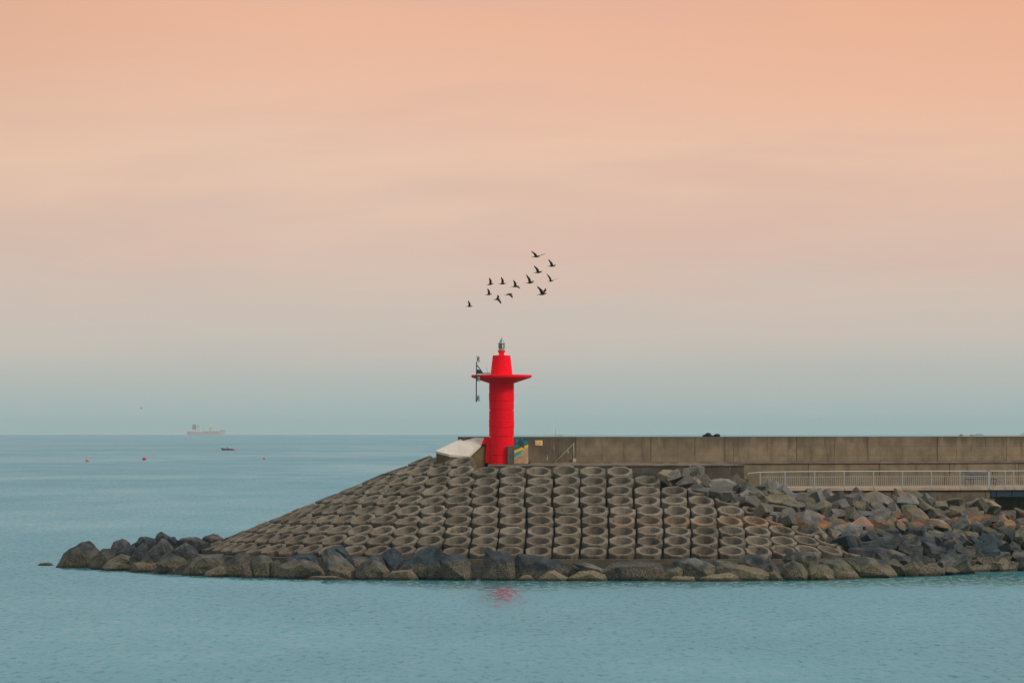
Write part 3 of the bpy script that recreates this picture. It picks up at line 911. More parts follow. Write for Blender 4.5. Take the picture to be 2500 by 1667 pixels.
GB = 'boulders along the waterline at the foot of the breakwater'
BOULD = [
    (5, [(175, 556), (205, 530), (265, 520), (320, 530), (345, 556)], 't', 'tiny tan rock awash alone off the breakwater tip', 0),
    (5, [(358, 578), (400, 520), (460, 430), (515, 380), (580, 360), (650, 310), (715, 297), (760, 330), (825, 415), (820, 470), (650, 575)], 'n', 'large hunched brown boulder forming the very tip of the breakwater', 1.0),
    (5, [(395, 588), (440, 540), (500, 505), (545, 500), (585, 515), (640, 580), (600, 592)], 't', 'rounded tan rock in the water before the hunched tip boulder', -0.5),
    (5, [(730, 576), (790, 520), (830, 400), (860, 378), (930, 372), (985, 400), (1000, 430), (930, 480), (850, 580)], 'n', 'narrow brown boulder leaning just inshore of the hunched tip boulder', 0.6),
    (5, [(940, 380), (975, 310), (1060, 275), (1100, 290), (1145, 325), (1060, 390), (980, 420)], 'v', 'mauve brown boulder perched behind the narrow leaning boulder near the tip', 5),
    (5, [(990, 420), (1090, 360), (1190, 320), (1260, 320), (1240, 400), (1120, 465), (1010, 450)], 'b', 'slanting blue black slab resting between the perched mauve boulder and its neighbours', 3.5),
    (5, [(1205, 320), (1240, 260), (1275, 250), (1330, 290), (1400, 275), (1420, 310), (1330, 360), (1240, 340)], 'd', 'dark humped boulder on the skyline just seaward of the sharp dark peak', 6),
    (5, [(1140, 475), (1210, 390), (1270, 310), (1310, 330), (1345, 375), (1290, 460), (1240, 510)], 'd', 'dark upright boulder wedged against the long slanting grey slab', 2.6),
    (5, [(1250, 520), (1310, 430), (1400, 350), (1470, 280), (1510, 280), (1560, 330), (1605, 390), (1540, 430), (1440, 490), (1400, 525)], 'g', 'long grey slab slanting up to a point in the tip heap', 2.2),
    (5, [(1398, 285), (1430, 225), (1465, 200), (1510, 225), (1555, 255), (1560, 300), (1440, 300)], 'b', 'sharp dark peaked boulder standing highest in the tip heap', 9),
    (5, [(1480, 280), (1560, 255), (1610, 260), (1680, 330), (1640, 370), (1540, 350)], 'd', 'sloping dark boulder directly inshore of the sharp highest peak', 7),
    (5, [(1630, 300), (1700, 265), (1830, 255), (1890, 290), (1980, 330), (1860, 350), (1680, 345)], 'n', 'flat topped brown boulder lying behind the kerb end', 9),
    (5, [(1880, 290), (1930, 250), (2015, 226), (2060, 235), (2115, 270), (2080, 330), (1960, 340)], 'o', 'olive grey boulder beyond the seaward edge of the block slope', 15),
    (5, [(1588, 405), (1650, 350), (1715, 320), (1780, 340), (1840, 400), (1860, 440), (1780, 500), (1680, 460)], 'g', 'rounded grey boulder with a shaded face at the kerb end', 2.8),
    (5, [(1415, 530), (1480, 450), (1570, 405), (1640, 450), (1720, 450), (1780, 490), (1770, 570), (1680, 640), (1500, 640), (1480, 570)], 'n', 'tall pointed brown boulder at the water below the kerb end', 0.5),
    (5, [(850, 580), (930, 490), (1060, 435), (1120, 455), (1210, 485), (1230, 530), (1100, 560), (950, 580)], 'g', 'domed grey boulder above a low brown ledge near the tip', 1.0),
    (5, [(865, 596), (930, 530), (1020, 520), (1170, 560), (1180, 604), (940, 606)], 'o', 'low brown ledge of rock at the water under the domed grey boulder', -0.3),
    (5, [(1160, 600), (1190, 530), (1300, 512), (1420, 515), (1470, 560), (1480, 628), (1300, 622)], 'o', 'flat topped olive boulder at the water beside the tall pointed boulder', -0.2),
    (5, [(1105, 622), (1140, 597), (1190, 605), (1195, 625)], 't', 'very small tan stone at the water before the flat topped olive boulder', -1.2),
    (5, [(1570, 638), (1600, 592), (1645, 625), (1640, 642)], 'o', 'small olive cone of rock at the foot of the tall pointed boulder', -0.6),
    (5, [(1688, 636), (1740, 570), (1850, 545), (1960, 560), (2000, 590), (1960, 650), (1800, 653)], 't', 'pale tan rounded rock in the water below the blue topped boulder', -0.6),
    (5, [(1740, 580), (1800, 490), (1880, 445), (2000, 437), (2130, 440), (2150, 500), (2060, 590), (1960, 600)], 'g', 'wide boulder with a blue stained flat top above pale tan rock', 0.8),
    (6, [(0, 1280), (10, 1240), (130, 1180), (290, 1180), (310, 1260), (280, 1285)], 'o', 'low olive weedy rock at the water next to pale tan rock', -0.4),
    (6, [(160, 1195), (290, 1080), (340, 1050), (430, 1060), (450, 1130), (400, 1200), (340, 1285), (200, 1270)], 'n', 'brown slab slanting up towards the kerb behind the low olive rock', 1.0),
    (6, [(350, 1290), (360, 1180), (410, 1165), (460, 1210), (500, 1292)], 'd', 'small black split rock shaped like a fin at the water', -0.8),
    (6, [(430, 1110), (520, 1080), (620, 1085), (660, 1160), (650, 1290), (480, 1297), (440, 1180)], 'o', 'upright brown block behind the black fin shaped rock', 0.2),
    (6, [(630, 1150), (700, 1120), (745, 1180), (730, 1295), (640, 1292)], 'n', 'narrow brown boulder squeezed beside the wide barnacled dome', 0.8),
    (6, [(705, 1290), (720, 1180), (810, 1120), (950, 1108), (1080, 1170), (1140, 1230), (1120, 1308), (760, 1308)], 'g', 'wide barnacled dome of rock between narrow brown boulder and tilted slab', 0),
    (6, [(770, 1120), (880, 1070), (1000, 1060), (1070, 1090), (1080, 1160), (800, 1150)], 'b', 'dark flat rock lying against the kerb behind the barnacled dome', 2.2),
    (6, [(1110, 1060), (1170, 1010), (1230, 1025), (1350, 1110), (1430, 1190), (1480, 1280), (1440, 1315), (1260, 1290), (1130, 1210)], 'g', 'big barnacled slab tilted down beside the wide dome', 0.2),
    (6, [(1170, 1030), (1260, 990), (1320, 978), (1370, 1060), (1390, 1110), (1270, 1110)], 'b', 'dark wedge of rock rising over the kerb behind the tilted slab', 2.6),
    (6, [(1330, 1120), (1400, 1085), (1550, 1095), (1540, 1180), (1420, 1200)], 'v', 'mauve grey rock filling the gap between tilted slab and rounded block', 2.0),
    (6, [(1450, 1240), (1500, 1150), (1600, 1080), (1690, 1085), (1760, 1230), (1720, 1295), (1540, 1310)], 'g', 'rounded grey block at the water inshore of the big tilted slab', 0.0),
    (6, [(1670, 1085), (1740, 1040), (1800, 1000), (1880, 1060), (1890, 1120), (1830, 1260), (1740, 1240)], 'b', 'dark ridged boulder standing upright in front of the kerb', 1.4),
    (6, [(930, 1316), (1040, 1275), (1250, 1275), (1400, 1314), (1300, 1326)], 't', 'long low yellow brown rock awash below the tilted slab', -1.4),
    (6, [(1700, 1308), (1790, 1230), (1900, 1205), (1980, 1210), (2040, 1300), (1980, 1315)], 'o', 'low triangular olive rock at the water under the huge dark boulder', -0.6),
    (6, [(1840, 1230), (1900, 1150), (2050, 1030), (2180, 985), (2250, 1000), (2280, 1080), (2200, 1200), (2060, 1290), (1960, 1290)], 'b', 'huge dark boulder with a blue black top leaning on the block slope', 1.2),
    (6, [(2120, 1306), (2140, 1240), (2230, 1160), (2310, 1306)], 'd', 'black boulder in shade at the foot of the huge dark boulder', 0.6),
    (2, [(-130, 1290), (-60, 1230), (80, 1215), (190, 1260), (270, 1470), (150, 1495), (-40, 1480)], 'd', 'dark cracked boulder with smooth slanting face below the white ramp', 0),
    (2, [(330, 1480), (350, 1310), (390, 1190), (520, 1175), (660, 1230), (715, 1330), (690, 1480), (520, 1505)], 'd', 'great dark block directly below the red tower, rising over the kerb', 0.2),
    (2, [(710, 1290), (740, 1230), (920, 1230), (1220, 1300), (1290, 1400), (1290, 1460), (900, 1480), (720, 1480)], 'd', 'long dark boulder sloping down beside the great block below the tower', 0.8),
    (2, [(720, 1500), (800, 1445), (870, 1445), (920, 1502)], 'o', 'small rock at the water under the long dark sloping boulder', -0.8),
    (2, [(940, 1502), (1060, 1410), (1130, 1397), (1290, 1480), (1300, 1515), (1000, 1517)], 't', 'tan ridged rock at the water seaward of its flat tan neighbour', -0.9),
    (2, [(1290, 1480), (1420, 1405), (1560, 1395), (1680, 1440), (1710, 1510), (1400, 1517)], 't', 'tan flat rock at the water in front of the pale blue slab', -0.9),
    (2, [(1340, 1320), (1480, 1310), (1620, 1340), (1800, 1430), (1815, 1490), (1700, 1500), (1500, 1430)], 'p', 'pale blue grey smooth slab sloping down from the kerb', 0.6),
    (2, [(1280, 1400), (1330, 1340), (1400, 1330), (1480, 1390), (1500, 1440), (1300, 1450)], 'd', 'small dark rock wedged between long dark boulder and pale slab', 1.4),
    (2, [(1650, 1430), (1760, 1320), (1950, 1300), (2300, 1310), (2340, 1440), (2260, 1505), (1830, 1505)], 'd', 'broad dark flat topped block below the middle block columns', 0.3),
    (3, [(640, 1380), (650, 1300), (750, 1262), (880, 1262), (1040, 1310), (1090, 1360), (1080, 1450), (900, 1500), (740, 1490)], 'g', 'large smooth rounded grey boulder against the kerb past the broad block', 0.7),
    (3, [(470, 1500), (580, 1390), (690, 1360), (740, 1380), (720, 1480), (600, 1514)], 'o', 'olive boulder slanting at the water before the smooth rounded boulder', -0.4),
    (3, [(600, 1508), (660, 1455), (860, 1465), (890, 1514), (640, 1520)], 't', 'small tan slab at the water under the smooth rounded boulder', -1.2),
    (3, [(1070, 1400), (1100, 1290), (1190, 1290), (1400, 1350), (1640, 1390), (1720, 1450), (1710, 1508), (1300, 1500), (1090, 1470)], 'o', 'very long olive boulder stretched along the kerb with a cracked side', 0.3),
    (3, [(910, 1515), (960, 1465), (1240, 1418), (1330, 1450), (1390, 1510), (1200, 1520)], 't', 'long tan flat rock at the water before the very long boulder', -1.2),
    (3, [(1340, 1310), (1430, 1230), (1620, 1215), (1690, 1260), (1680, 1360), (1580, 1390), (1420, 1350)], 'g', 'grey flat slab tilted over the kerb behind the very long boulder', 2.0),
    (3, [(1570, 1370), (1690, 1255), (1760, 1320), (1830, 1420), (1890, 1495), (1800, 1505), (1680, 1440)], 'd', 'dark sharp edged wedge beside the grey tilted slab', 0.8),
    (3, [(1680, 1498), (1700, 1420), (1750, 1390), (1860, 1500)], 'd', 'small dark rock at the water under the dark sharp wedge', -0.5),
    (3, [(1840, 1340), (1950, 1290), (2050, 1330), (2110, 1420), (2100, 1495), (1960, 1502), (1870, 1460)], 'o', 'round barnacled boulder at the water under the moss capped rock', 0),
    (3, [(1840, 1270), (1930, 1195), (2200, 1190), (2250, 1240), (2180, 1350), (2020, 1330)], 'o', 'moss capped yellow green rock covering the end of the block rows', 2.0),
    (3, [(2090, 1440), (2140, 1340), (2300, 1320), (2400, 1400), (2380, 1505), (2140, 1505)], 'o', 'barnacled olive boulder between round boulder and tall peaked boulder', 0.2),
    (4, [(0, 1310), (120, 1270), (240, 1245), (330, 1330), (450, 1490), (200, 1502), (60, 1490)], 'o', 'tall peaked barnacled boulder where the kerb ends at the rubble', 0.2),
    (4, [(-40, 1500), (0, 1390), (80, 1410), (190, 1504), (100, 1512)], 't', 'tan ridged rock at the water before the tall peaked boulder', -0.9),
    (4, [(270, 1265), (550, 1255), (720, 1290), (840, 1440), (800, 1482), (450, 1484), (370, 1400)], 'o', 'massive flat topped olive block beside the tall peaked boulder', 0.2),
    (4, [(700, 1290), (830, 1265), (900, 1330), (1080, 1430), (1040, 1450), (860, 1455)], 'd', 'dark weedy boulder sloping off the massive flat topped block', 0.4),
]


def make_boulder(i, zo, poly, tint, label, dY):
    ox, oy, k = ZO[zo]
    P = [(ox + x / k, oy + y / k) for x, y in poly]
    xs, ys = [p[0] for p in P], [p[1] for p in P]
    cx, yb = (min(xs) + max(xs)) / 2, max(ys)
    yw = lerp_tab(YW, cx)
    Y = CAM.z * F / (yw - EYE) + 0.9 + dY * (0.9 if dY < 4 else 1.0)
    pts = [at(px, py, Y) for px, py in P]
    c = sum(pts, Vector()) / len(pts)
    pts = [c + (p - c) * 1.055 for p in pts]
    w = (max(xs) - min(xs)) * Y / F
    h = (max(ys) - min(ys)) * Y / F
    d = max(0.5, min(w, 1.9 * h, 2.2) * 0.95)
    rng = random.Random(900 + i)
    allp = []
    for p in pts:
        allp.append(p + Vector((0, rng.uniform(-0.16, 0.16) * d, 0)))
    n = len(pts)
    k0 = rng.randint(0, n - 1)
    nf = 4 if n > 6 else 3
    for j in range(nf):                               # a few corners facing out: large plane faces
        p = pts[(k0 + round(j * n / nf)) % n]
        f = rng.uniform(0.38, 0.74)
        allp.append(c + (p - c) * f + Vector((rng.gauss(0, 0.03) * w, -d * rng.uniform(0.34, 0.52), -0.05 * h)))
    for j in range(3):
        p = pts[(k0 + 1 + round(j * n / 3)) % n]
        allp.append(c + (p - c) * rng.uniform(0.5, 0.75) + Vector((0, d * rng.uniform(0.3, 0.45), -0.08 * h)))
    zmin = min(p.z for p in pts)
    for p in pts:                                     # rooted among its neighbours, or below the water
        if p.z < zmin + 0.35 * h:
            q = c + (p - c) * 0.9
            q.z = min(zmin - 0.7, -0.5 if dY < 1.5 else zmin - 0.9)
            allp += [q + Vector((0, 0.3 * d, 0)), q + Vector((0, -0.22 * d, 0))]
    bm = bmesh.new()
    vs = [bm.verts.new(p - c) for p in allp]
    r = bmesh.ops.convex_hull(bm, input=vs)
    kill = {g for g in r['geom_interior'] + r['geom_unused'] if isinstance(g, bmesh.types.BMVert)}
    bmesh.ops.delete(bm, geom=list(kill), context='VERTS')
    size = max(0.35, min(w, h * 1.6) * 0.55)
    roughen(bm, rng, 0.022, 0.058, 3, size)
    me = bpy.data.meshes.new('boulder')
    bm.to_mesh(me)
    bm.free()
    sharp(me, 15)
    o = link('boulder', me, M['rock'], None, c)
    t = TINTS[tint]
    v = rng.uniform(0.9, 1.1)
    v *= 0.86
    o.color = (t[0] * v, t[1] * v, t[2] * v, 1)
    tag(o, label, 'boulder', GB)


for i, b in enumerate(BOULD):
    make_boulder(i, *b)

# ------------------------------------------------------------------ rubble slope under the walkway
ROCKS = []
for i in range(36):
    bm = cut_rock(400 + i, random.Random(i).randint(6, 10), 0.075, 2)
    me = bpy.data.meshes.new('stone')
    bm.to_mesh(me)
    bm.free()
    sharp(me, 15)
    me.materials.append(M['rock'])
    ROCKS.append(me)

#       px    y_top   Y_top  y_bot   Y_bot
RIP = [(1540, 1152, 401.3, 1340, 389.2), (1700, 1167, 403.4, 1360, 390.0), (1830, 1184, 405.6, 1385, 390.5), (1930, 1205, 407.6, 1404, 391.0),
       (2050, 1213, 408.9, 1408, 391.5), (2150, 1214, 409.9, 1405, 395.5), (2250, 1216, 411.0, 1402, 400.0), (2350, 1219, 411.9, 1396, 404.6),
       (2415, 1226, 412.4, 1394, 406.3), (2445, 1250, 412.6, 1393, 407.0), (2500, 1256, 413.0, 1392, 408.6), (2640, 1258, 414.2, 1390, 409.5)]
heap = empty('rock_armour', at(2150, 1330, 402), 'heap of quarried grey and brown stones sloping from the railed walkway to the water', 'rock armour')


def rip_point(px, t):
    yt, Yt, yb, Yb = lerp_tab(RIP, px)
    y = yt + (yb - yt) * t
    Y = Yt + (Yb - Yt) * t
    rr = (1344 - y) / 195.0 * 11.6
    Yc = YF + rr
    X = (px - 1250) / F * Yc
    r_ = RB0 - rr
    if X > XB and r_ > 0:
        dx = X - XB
        Yc = Yc + r_ - math.sqrt(r_ * r_ - dx * dx) if dx < r_ else 999
    return y, min(Y, Yc + 0.1)


# solid fill beneath the stones
rows = []
for t in (-0.06, 0.15, 0.35, 0.55, 0.75, 0.9, 1.05, 1.3):
    row = []
    for px in range(1540, 2661, 40):
        y, Y = rip_point(px, t)
        p = at(px, y, Y)
        n = Vector((0.2, -0.35, 0.9))
        row.append(p - n * 0.75)
    rows.append(row)
fb = MB()
fb.quadstrip(rows, False, (False, False), True)
tag(fb.build('rubble_fill', M['core']), kind='structure')

rng = random.Random(77)
cand = []
py = 1132.0
rowi = 0
while py < 1412:
    px = 1540 + (rowi % 2) * 17 + rng.uniform(-6, 6)
    while px < 2545:
        cand.append((px + rng.uniform(-8, 8), py + rng.uniform(-5, 5)))
        px += 28 + rng.uniform(-5, 5)
    py += 16.0
    rowi += 1
count = 0
extra = MB()
for px, py in cand:
    xmin = 1584 + (py - 1149) * 2.53
    if py < 1149:
        xmin = 1570
    if px < xmin:
        continue
    if py > 1354 and px < 2205 - (px > 2060) * (1372 - min(py, 1372)) * 7:
        continue
    yt, Yt, yb, Yb = lerp_tab(RIP, px)
    t = (py - yt) / (yb - yt)
    if t < -0.02 or t > 1.0:
        continue
    py, Y = rip_point(px, t)
    p = at(px, py, Y)
    s = rng.uniform(0.37, 0.62) * (1.0 + 0.12 * t)
    if rng.random() < 0.12:
        s *= 1.22
    sx, sy, sz = s * rng.uniform(0.95, 1.5), s * rng.uniform(0.85, 1.2), s * rng.uniform(0.62, 0.9)
    q = Quaternion((0, 0, 1), rng.uniform(0, 6.28)) @ Quaternion((1, 0, 0), rng.gauss(0, 0.35)) @ Quaternion((0, 1, 0), rng.gauss(0.25, 0.3))
    nrm = Vector((0.25, -0.4, 0.88))
    p = p - nrm * (0.12 * sz) + Vector((0, 0, rng.uniform(-0.12, 0.14)))
    if p.y + 0.3 > RB.y + 0.43 * p.x and px > 1840:
        p.y = RB.y + 0.43 * p.x - 0.35
    o = bpy.data.objects.new('stone', rng.choice(ROCKS))
    COL.objects.link(o)
    o.parent = heap
    o.matrix_local = Matrix.Translation(p - heap.location) @ q.to_matrix().to_4x4() @ Matrix.Diagonal((sx, sy, sz, 1))
    up = 1 - t
    kinds = ('p', 'g', 'g', 'o', 't', 'p', 'n', 'g', 'o', 'n') if up > 0.42 else ('d', 'b', 'd', 'g', 'b', 'd', 'b', 'n')
    tt = TINTS[rng.choice(kinds)]
    v = rng.uniform(0.68, 1.08)
    o.color = (tt[0] * v, tt[1] * v, tt[2] * v, 1)
    count += 1
print('stones', count)

# ------------------------------------------------------------------ the red tower
TX = at(1224.5, 1131.5, 406.0)
K = 406.0 / F


def tz(y):
    return at(1224.5, y, 406.0).z - TX.z


TX.z = ZPLAT
TZ0 = at(1224.5, 1131.5, 406.0).z


def tzz(y):
    return at(1224.5, y, 406.0).z - ZPLAT


tower = empty('harbour_light', TX, 'bright red harbour light tower with a wide brim standing against the sea wall', 'light tower')
rs = 30.6 * K
gap = 0.5 * K


def section(y0, y1, r, rough, name):
    """Drum between photo rows y0 (bottom) and y1 (top)."""
    z0, z1 = tzz(y0), tzz(y1)
    if rough:                                         # cast rippled relief
        mb, nz, ns = MB(), 22, 220
        rings = []
        for i in range(nz + 1):
            z = z0 + (z1 - z0) * i / nz
            edge_ = 0.0 if i in (0, nz) else 1.0
            ring_ = []
            for k in range(ns):
                a = k * 2 * math.pi / ns
                q = Vector((math.cos(a) * r * 13.0, math.sin(a) * r * 13.0, z * 17.0 + y0))
                d = noise.noise(q) + 0.5 * noise.noise(q * 2.1)
                rr_ = r - 0.012 + edge_ * 0.024 * d - (0.03 if not edge_ else 0)
                ring_.append(TX + Vector((math.cos(a) * rr_, math.sin(a) * rr_, z)))
            rings.append(ring_)
        mb.quadstrip(rings, True, (True, True), True)
        mb.build(name, M['red'], tower)
        return
    MB().lathe([(r - 0.02, z0), (r, z0 + 0.015), (r, z1 - 0.015), (r - 0.02, z1)], TX, 72, True, True, True).build(name, M['redrough' if rough else 'red'], tower)


section(1132.5, 1111.0, rs - 0.005, False, 'drum')
section(1110.9, 1087.6, rs + 0.008, True, 'textured_band')
section(1087.5, 1066.8, rs - 0.002, False, 'drum')
section(1064.8, 1044.4, rs - 0.005, False, 'drum')
section(1044.3, 1023.1, rs + 0.012, True, 'textured_band')
section(1023.0, 1001.8, rs - 0.005, False, 'drum')
section(999.8, 980.1, rs - 0.005, False, 'drum')
section(980.0, 957.6, rs + 0.012, True, 'textured_band')
section(957.5, 936.6, rs - 0.005, False, 'drum')
MB().lathe([(rs - 0.07, 0.0), (rs - 0.07, tzz(935))], TX, 48).build('core', M['red'], tower)
rd = 73.2 * K
MB().lathe([(rs - 0.06, tzz(937.5)), (rs - 0.01, tzz(935.6)), (rd, tzz(921.2)), (rd + 0.015, tzz(920.6)), (rd + 0.015, tzz(915.6)), (rd - 0.01, tzz(915.0)), (21 * K, tzz(913.6))], TX, 96).build('brim', M['red'], tower)
MB().lathe([(27.0 * K, tzz(914.6)), (21.6 * K, tzz(868.4)), (21.0 * K, tzz(867.4)), (0.02, tzz(866.6))], TX, 72).build('cone', M['red'], tower)
ped = MB()
ped.lathe([(8.2 * K, tzz(867.4)), (8.2 * K, tzz(866.0)), (6.4 * K, tzz(865.6)), (6.9 * K, tzz(858.5)), (8.4 * K, tzz(857.0)), (8.4 * K, tzz(855.6)), (0.02, tzz(855.5))], TX, 40)
for k in range(8):
    a = k * math.pi / 4 + 0.2
    ped.box(TX + Vector((math.cos(a) * 7.8 * K, math.sin(a) * 7.8 * K, tzz(858.6))), (0.05, 0.05, 0.10), Matrix.Rotation(a, 3, 'Z'))
ped.build('pedestal', M['red'], tower)
lan = MB()
lan.lathe([(8.2 * K, tzz(855.5)), (8.2 * K, tzz(854.0)), (6.8 * K, tzz(853.8)), (6.8 * K, tzz(850.5)), (7.4 * K, tzz(850.3)), (7.4 * K, tzz(849.4))], TX, 40)
lo_ = lan.build('lantern', M['lantern'], tower)
lan = MB()
lan.lathe([(7.4 * K, tzz(839.6)), (8.6 * K, tzz(839.2)), (8.6 * K, tzz(837.2)), (5.6 * K, tzz(836.8)), (4.4 * K, tzz(832.4)), (4.6 * K, tzz(832.0)), (4.6 * K, tzz(830.6)), (3.4 * K, tzz(830.2)), (1.6 * K, tzz(829.0)), (1.2 * K, tzz(826.0)), (0.02, tzz(825.6))], TX, 40)
lan.build('lantern_cap', M['lantern'], lo_)
gl = MB()
gl.lathe([(6.9 * K, tzz(849.6)), (7.2 * K, tzz(848.6))] + [(7.2 * K - (0.4 * K if k % 2 else 0), tzz(848.6 - k * 1.1)) for k in range(1, 8)] + [(6.9 * K, tzz(839.5))], TX, 40)
gl.build('lens', M['glass'], lo_)
for k in range(8):
    a = k * math.pi / 4 + 0.1
    c = TX + Vector((math.cos(a) * 7.8 * K, math.sin(a) * 7.8 * K, 0))
    MB().tube([c + Vector((0, 0, tzz(849.6))), c + Vector((0, 0, tzz(839.3)))], 0.012, 6).build('lantern_bar', M['lantern'], lo_)
MB().tube([TX + Vector((0, 0, tzz(826.0))), TX + Vector((0, 0, tzz(820.0)))], [0.016, 0.006], 6).build('spike', M['lantern'], lo_)
# red painted wing and grey pier at its foot
wing = MB()
YWg = 405.75
poly = [(1181.5, 1069.5), (1206, 1068.0), (1206, 1131.8), (1183.6, 1129.5), (1187.6, 1082.5), (1174.5, 1086.0)]
pw = [at(x, y, YWg) for x, y in poly]
wing.prism(pw[:1] + pw[1:], (0, 0.55, 0))
wing.build('wing', M['red'], tower)
pier = MB()
pA, pB = at(1239.3, 1088.2, 405.05), at(1254.8, 1131.8, 405.05)
pier.box(((pA.x + pB.x) / 2, 405.30, (pA.z + ZPLAT) / 2), (pB.x - pA.x, 0.5, pA.z - ZPLAT), None, 0.012)
pier.build('pier', M['grey'], tower)

# pale sloping slab and the mossy block beneath it
slabp = [(1131, 1068.4, 407.0), (1182, 1068.2, 406.4), (1175, 1084, 405.8), (1144, 1113, 405.0), (1097, 1109, 404.8), (1063, 1100, 405.3)]
sp = [at(*p) for p in slabp]
sl = MB()
sl.quadstrip([[p - Vector((0, 0, 0.14)) for p in sp], sp], True, (True, True))
so2 = sl.build('sloping_slab', M['slab'], at_=sp[3])
tag(so2, 'smooth pale concrete slab sloping down from the wall beside the red tower', 'slab')
ob = MB()
cen = sum(sp, Vector()) / 6
base = [cen + (p - cen) * 0.97 for p in sp]
base[1] = at(1186.5, 1082, 406.2)
base[2] = at(1184.5, 1086, 405.85)
base[3] = at(1146, 1112, 405.1)
top = [Vector((p.x, p.y, q.z - 0.15)) for p, q in zip(base, [sp[0], base[1] + Vector((0, 0, .15)), base[2] + Vector((0, 0, .15)), sp[3], sp[4], sp[5]])]
ob.quadstrip([[Vector((p.x, p.y, 5.6)) for p in base], top], True, (True, True))
tag(ob.build('retaining_block', M['olive'], at_=base[3]), 'mossy olive concrete end block under the pale sloping slab', 'retaining block')

# ------------------------------------------------------------------ mast with floodlights on the brim
MX = at(1162.8, 935, 404.75)
mast = empty('floodlight_mast', Vector((MX.x, MX.y, at(1162.8, 981, 404.75).z)), 'thin dark mast with three small floodlights hung off the tower brim', 'mast')


def mp(px, py, dy=0.0):
    return at(px, py, 404.75 + dy)


MB().tube([mp(1162.6, 981.5), mp(1163.4, 883.5)], 0.035, 10).build('pole', M['dark_steel'], mast)
b_ = MB()
b_.tube([mp(1163.6, 890), mp(1172, 901, 0.3), mp(1179, 911.6, 0.55)], 0.03, 8)
b_.tube([mp(1163.2, 911.2), mp(1179.5, 911.4, 0.55), mp(1196.5, 911.6, 0.95)], 0.032, 8)
b_.prism([mp(1172, 903.0, 0.3), mp(1179.6, 911.6, 0.55), mp(1163.4, 912.4), mp(1163.4, 907.6)], (0, 0.02, 0))
b_.build('bracket', M['dark_steel'], mast)
MB().box(mp(1167.0, 905.2, 0.05), (0.19, 0.16, 0.17), None, 0.015).build('control_box', M['dark_steel'], mast)
MB().tube([mp(1190.6, 911.0, 0.8), mp(1190.8, 908.0, 0.8), mp(1186.2, 897.5, 0.8)], 0.009, 6).build('aerial', M['dark_steel'], mast)
for y0 in (876.5, 924.0, 972.0):
    lamp = MB().box(mp(1167.6, y0, -0.02), (0.17, 0.20, 0.26), Matrix.Rotation(0.12, 3, 'Y'), 0.02).build('floodlight', M['lampbody'], mast)
    MB().box(mp(1166.6, y0, -0.125), (0.10, 0.012, 0.19), Matrix.Rotation(0.12, 3, 'Y')).build('lamp_glass', M['glass'], lamp)
    y_ = MB()
    y_.tube([mp(1163.0, y0 + 6.6), mp(1168, y0 + 7.0, -0.03), mp(1171.6, y0 + 6.6, -0.06), mp(1170.6, y0 + 2, -0.09)], 0.012, 6)
    y_.box(mp(1166.2, y0 - 6.4, -0.03), (0.22, 0.22, 0.025), Matrix.Rotation(0.1, 3, 'Y'))
    y_.build('lamp_yoke', M['dark_steel'], lamp)

# ------------------------------------------------------------------ mural, sign, pole and conduit on the wall
def wpt(px, py, out):
    """Point on the wall face (out metres proud of it) seen at the photo pixel."""
    base = P0 + NF * out
    s = s_at(px, base)
    p = base + U * s
    return Vector((p.x, p.y, at(px, py, p.y).z))


def sheet(polys, out, th, mat, name, root):
    mb = MB()
    for poly in polys:
        mb.prism([wpt(x, y, out) for x, y in poly], NF * th)
    return mb.build(name, mat, root)


def mz(x, y):
    return (1180 + x / 11.2, 1000 + y / 11.2)


mural = empty('mural', wpt(1272, 1131.5, 0.03), 'painted mural panel of teal sea, yellow band and contoured beige land', 'mural')
sheet([[mz(845, 770), mz(1230, 770), mz(1230, 1470), mz(845, 1470)]], 0.02, 0.03, M['m_teal'], 'panel', mural)
blobs = [[(860, 790), (960, 775), (990, 850), (930, 900), (870, 880)], [(1080, 860), (1180, 830), (1225, 880), (1200, 950), (1120, 960), (1075, 915)],
         [(850, 960), (930, 950), (980, 990), (930, 1030), (855, 1050)], [(1020, 780), (1090, 775), (1100, 820), (1040, 830)]]
sheet([[mz(x, y) for x, y in b] for b in blobs], 0.052, 0.004, M['m_green'], 'light_shoal', mural)
star = [[(960, 860), (1010, 780), (1040, 860), (1100, 880), (1090, 950), (1130, 1055), (1060, 1010), (1000, 960), (950, 930)], [(1110, 775), (1150, 790), (1130, 835), (1100, 820)]]
sheet([[mz(x, y) for x, y in b] for b in star], 0.058, 0.004, M['m_navy'], 'dark_patch', mural)
sheet([[mz(846, 1185), mz(1228, 1035), mz(1228, 1090), mz(1130, 1110), mz(1000, 1230), mz(930, 1290), mz(846, 1330)]], 0.052, 0.004, M['m_cyan'], 'shallow_sea', mural)
sheet([[mz(846, 1110), mz(1228, 945), mz(1228, 1035), mz(846, 1185)]], 0.052, 0.006, M['yellow'], 'yellow_band', mural)
sheet([[mz(846, 1468), mz(846, 1310), mz(930, 1270), mz(1000, 1210), mz(1060, 1150), mz(1120, 1085), mz(1228, 1060), mz(1228, 1468)]], 0.058, 0.005, M['m_beige'], 'land', mural)
sheet([[mz(1055, 1018), mz(1078, 1010), mz(1110, 1010), mz(1140, 1058), mz(1110, 1050)]], 0.0595, 0.005, M['m_navy'], 'dark_tip', mural)
lines = MB()


def mline(pts, w=9):
    for (x0, y0), (x1, y1) in zip(pts, pts[1:]):
        a, b = Vector((x0, y0)), Vector((x1, y1))
        d = (b - a).normalized()
        n = Vector((-d.y, d.x)) * w * 0.5
        a, b = a - d * 2, b + d * 2
        lines.prism([wpt(*mz(*p), 0.0635) for p in (a + n, b + n, b - n, a - n)], NF * 0.003)


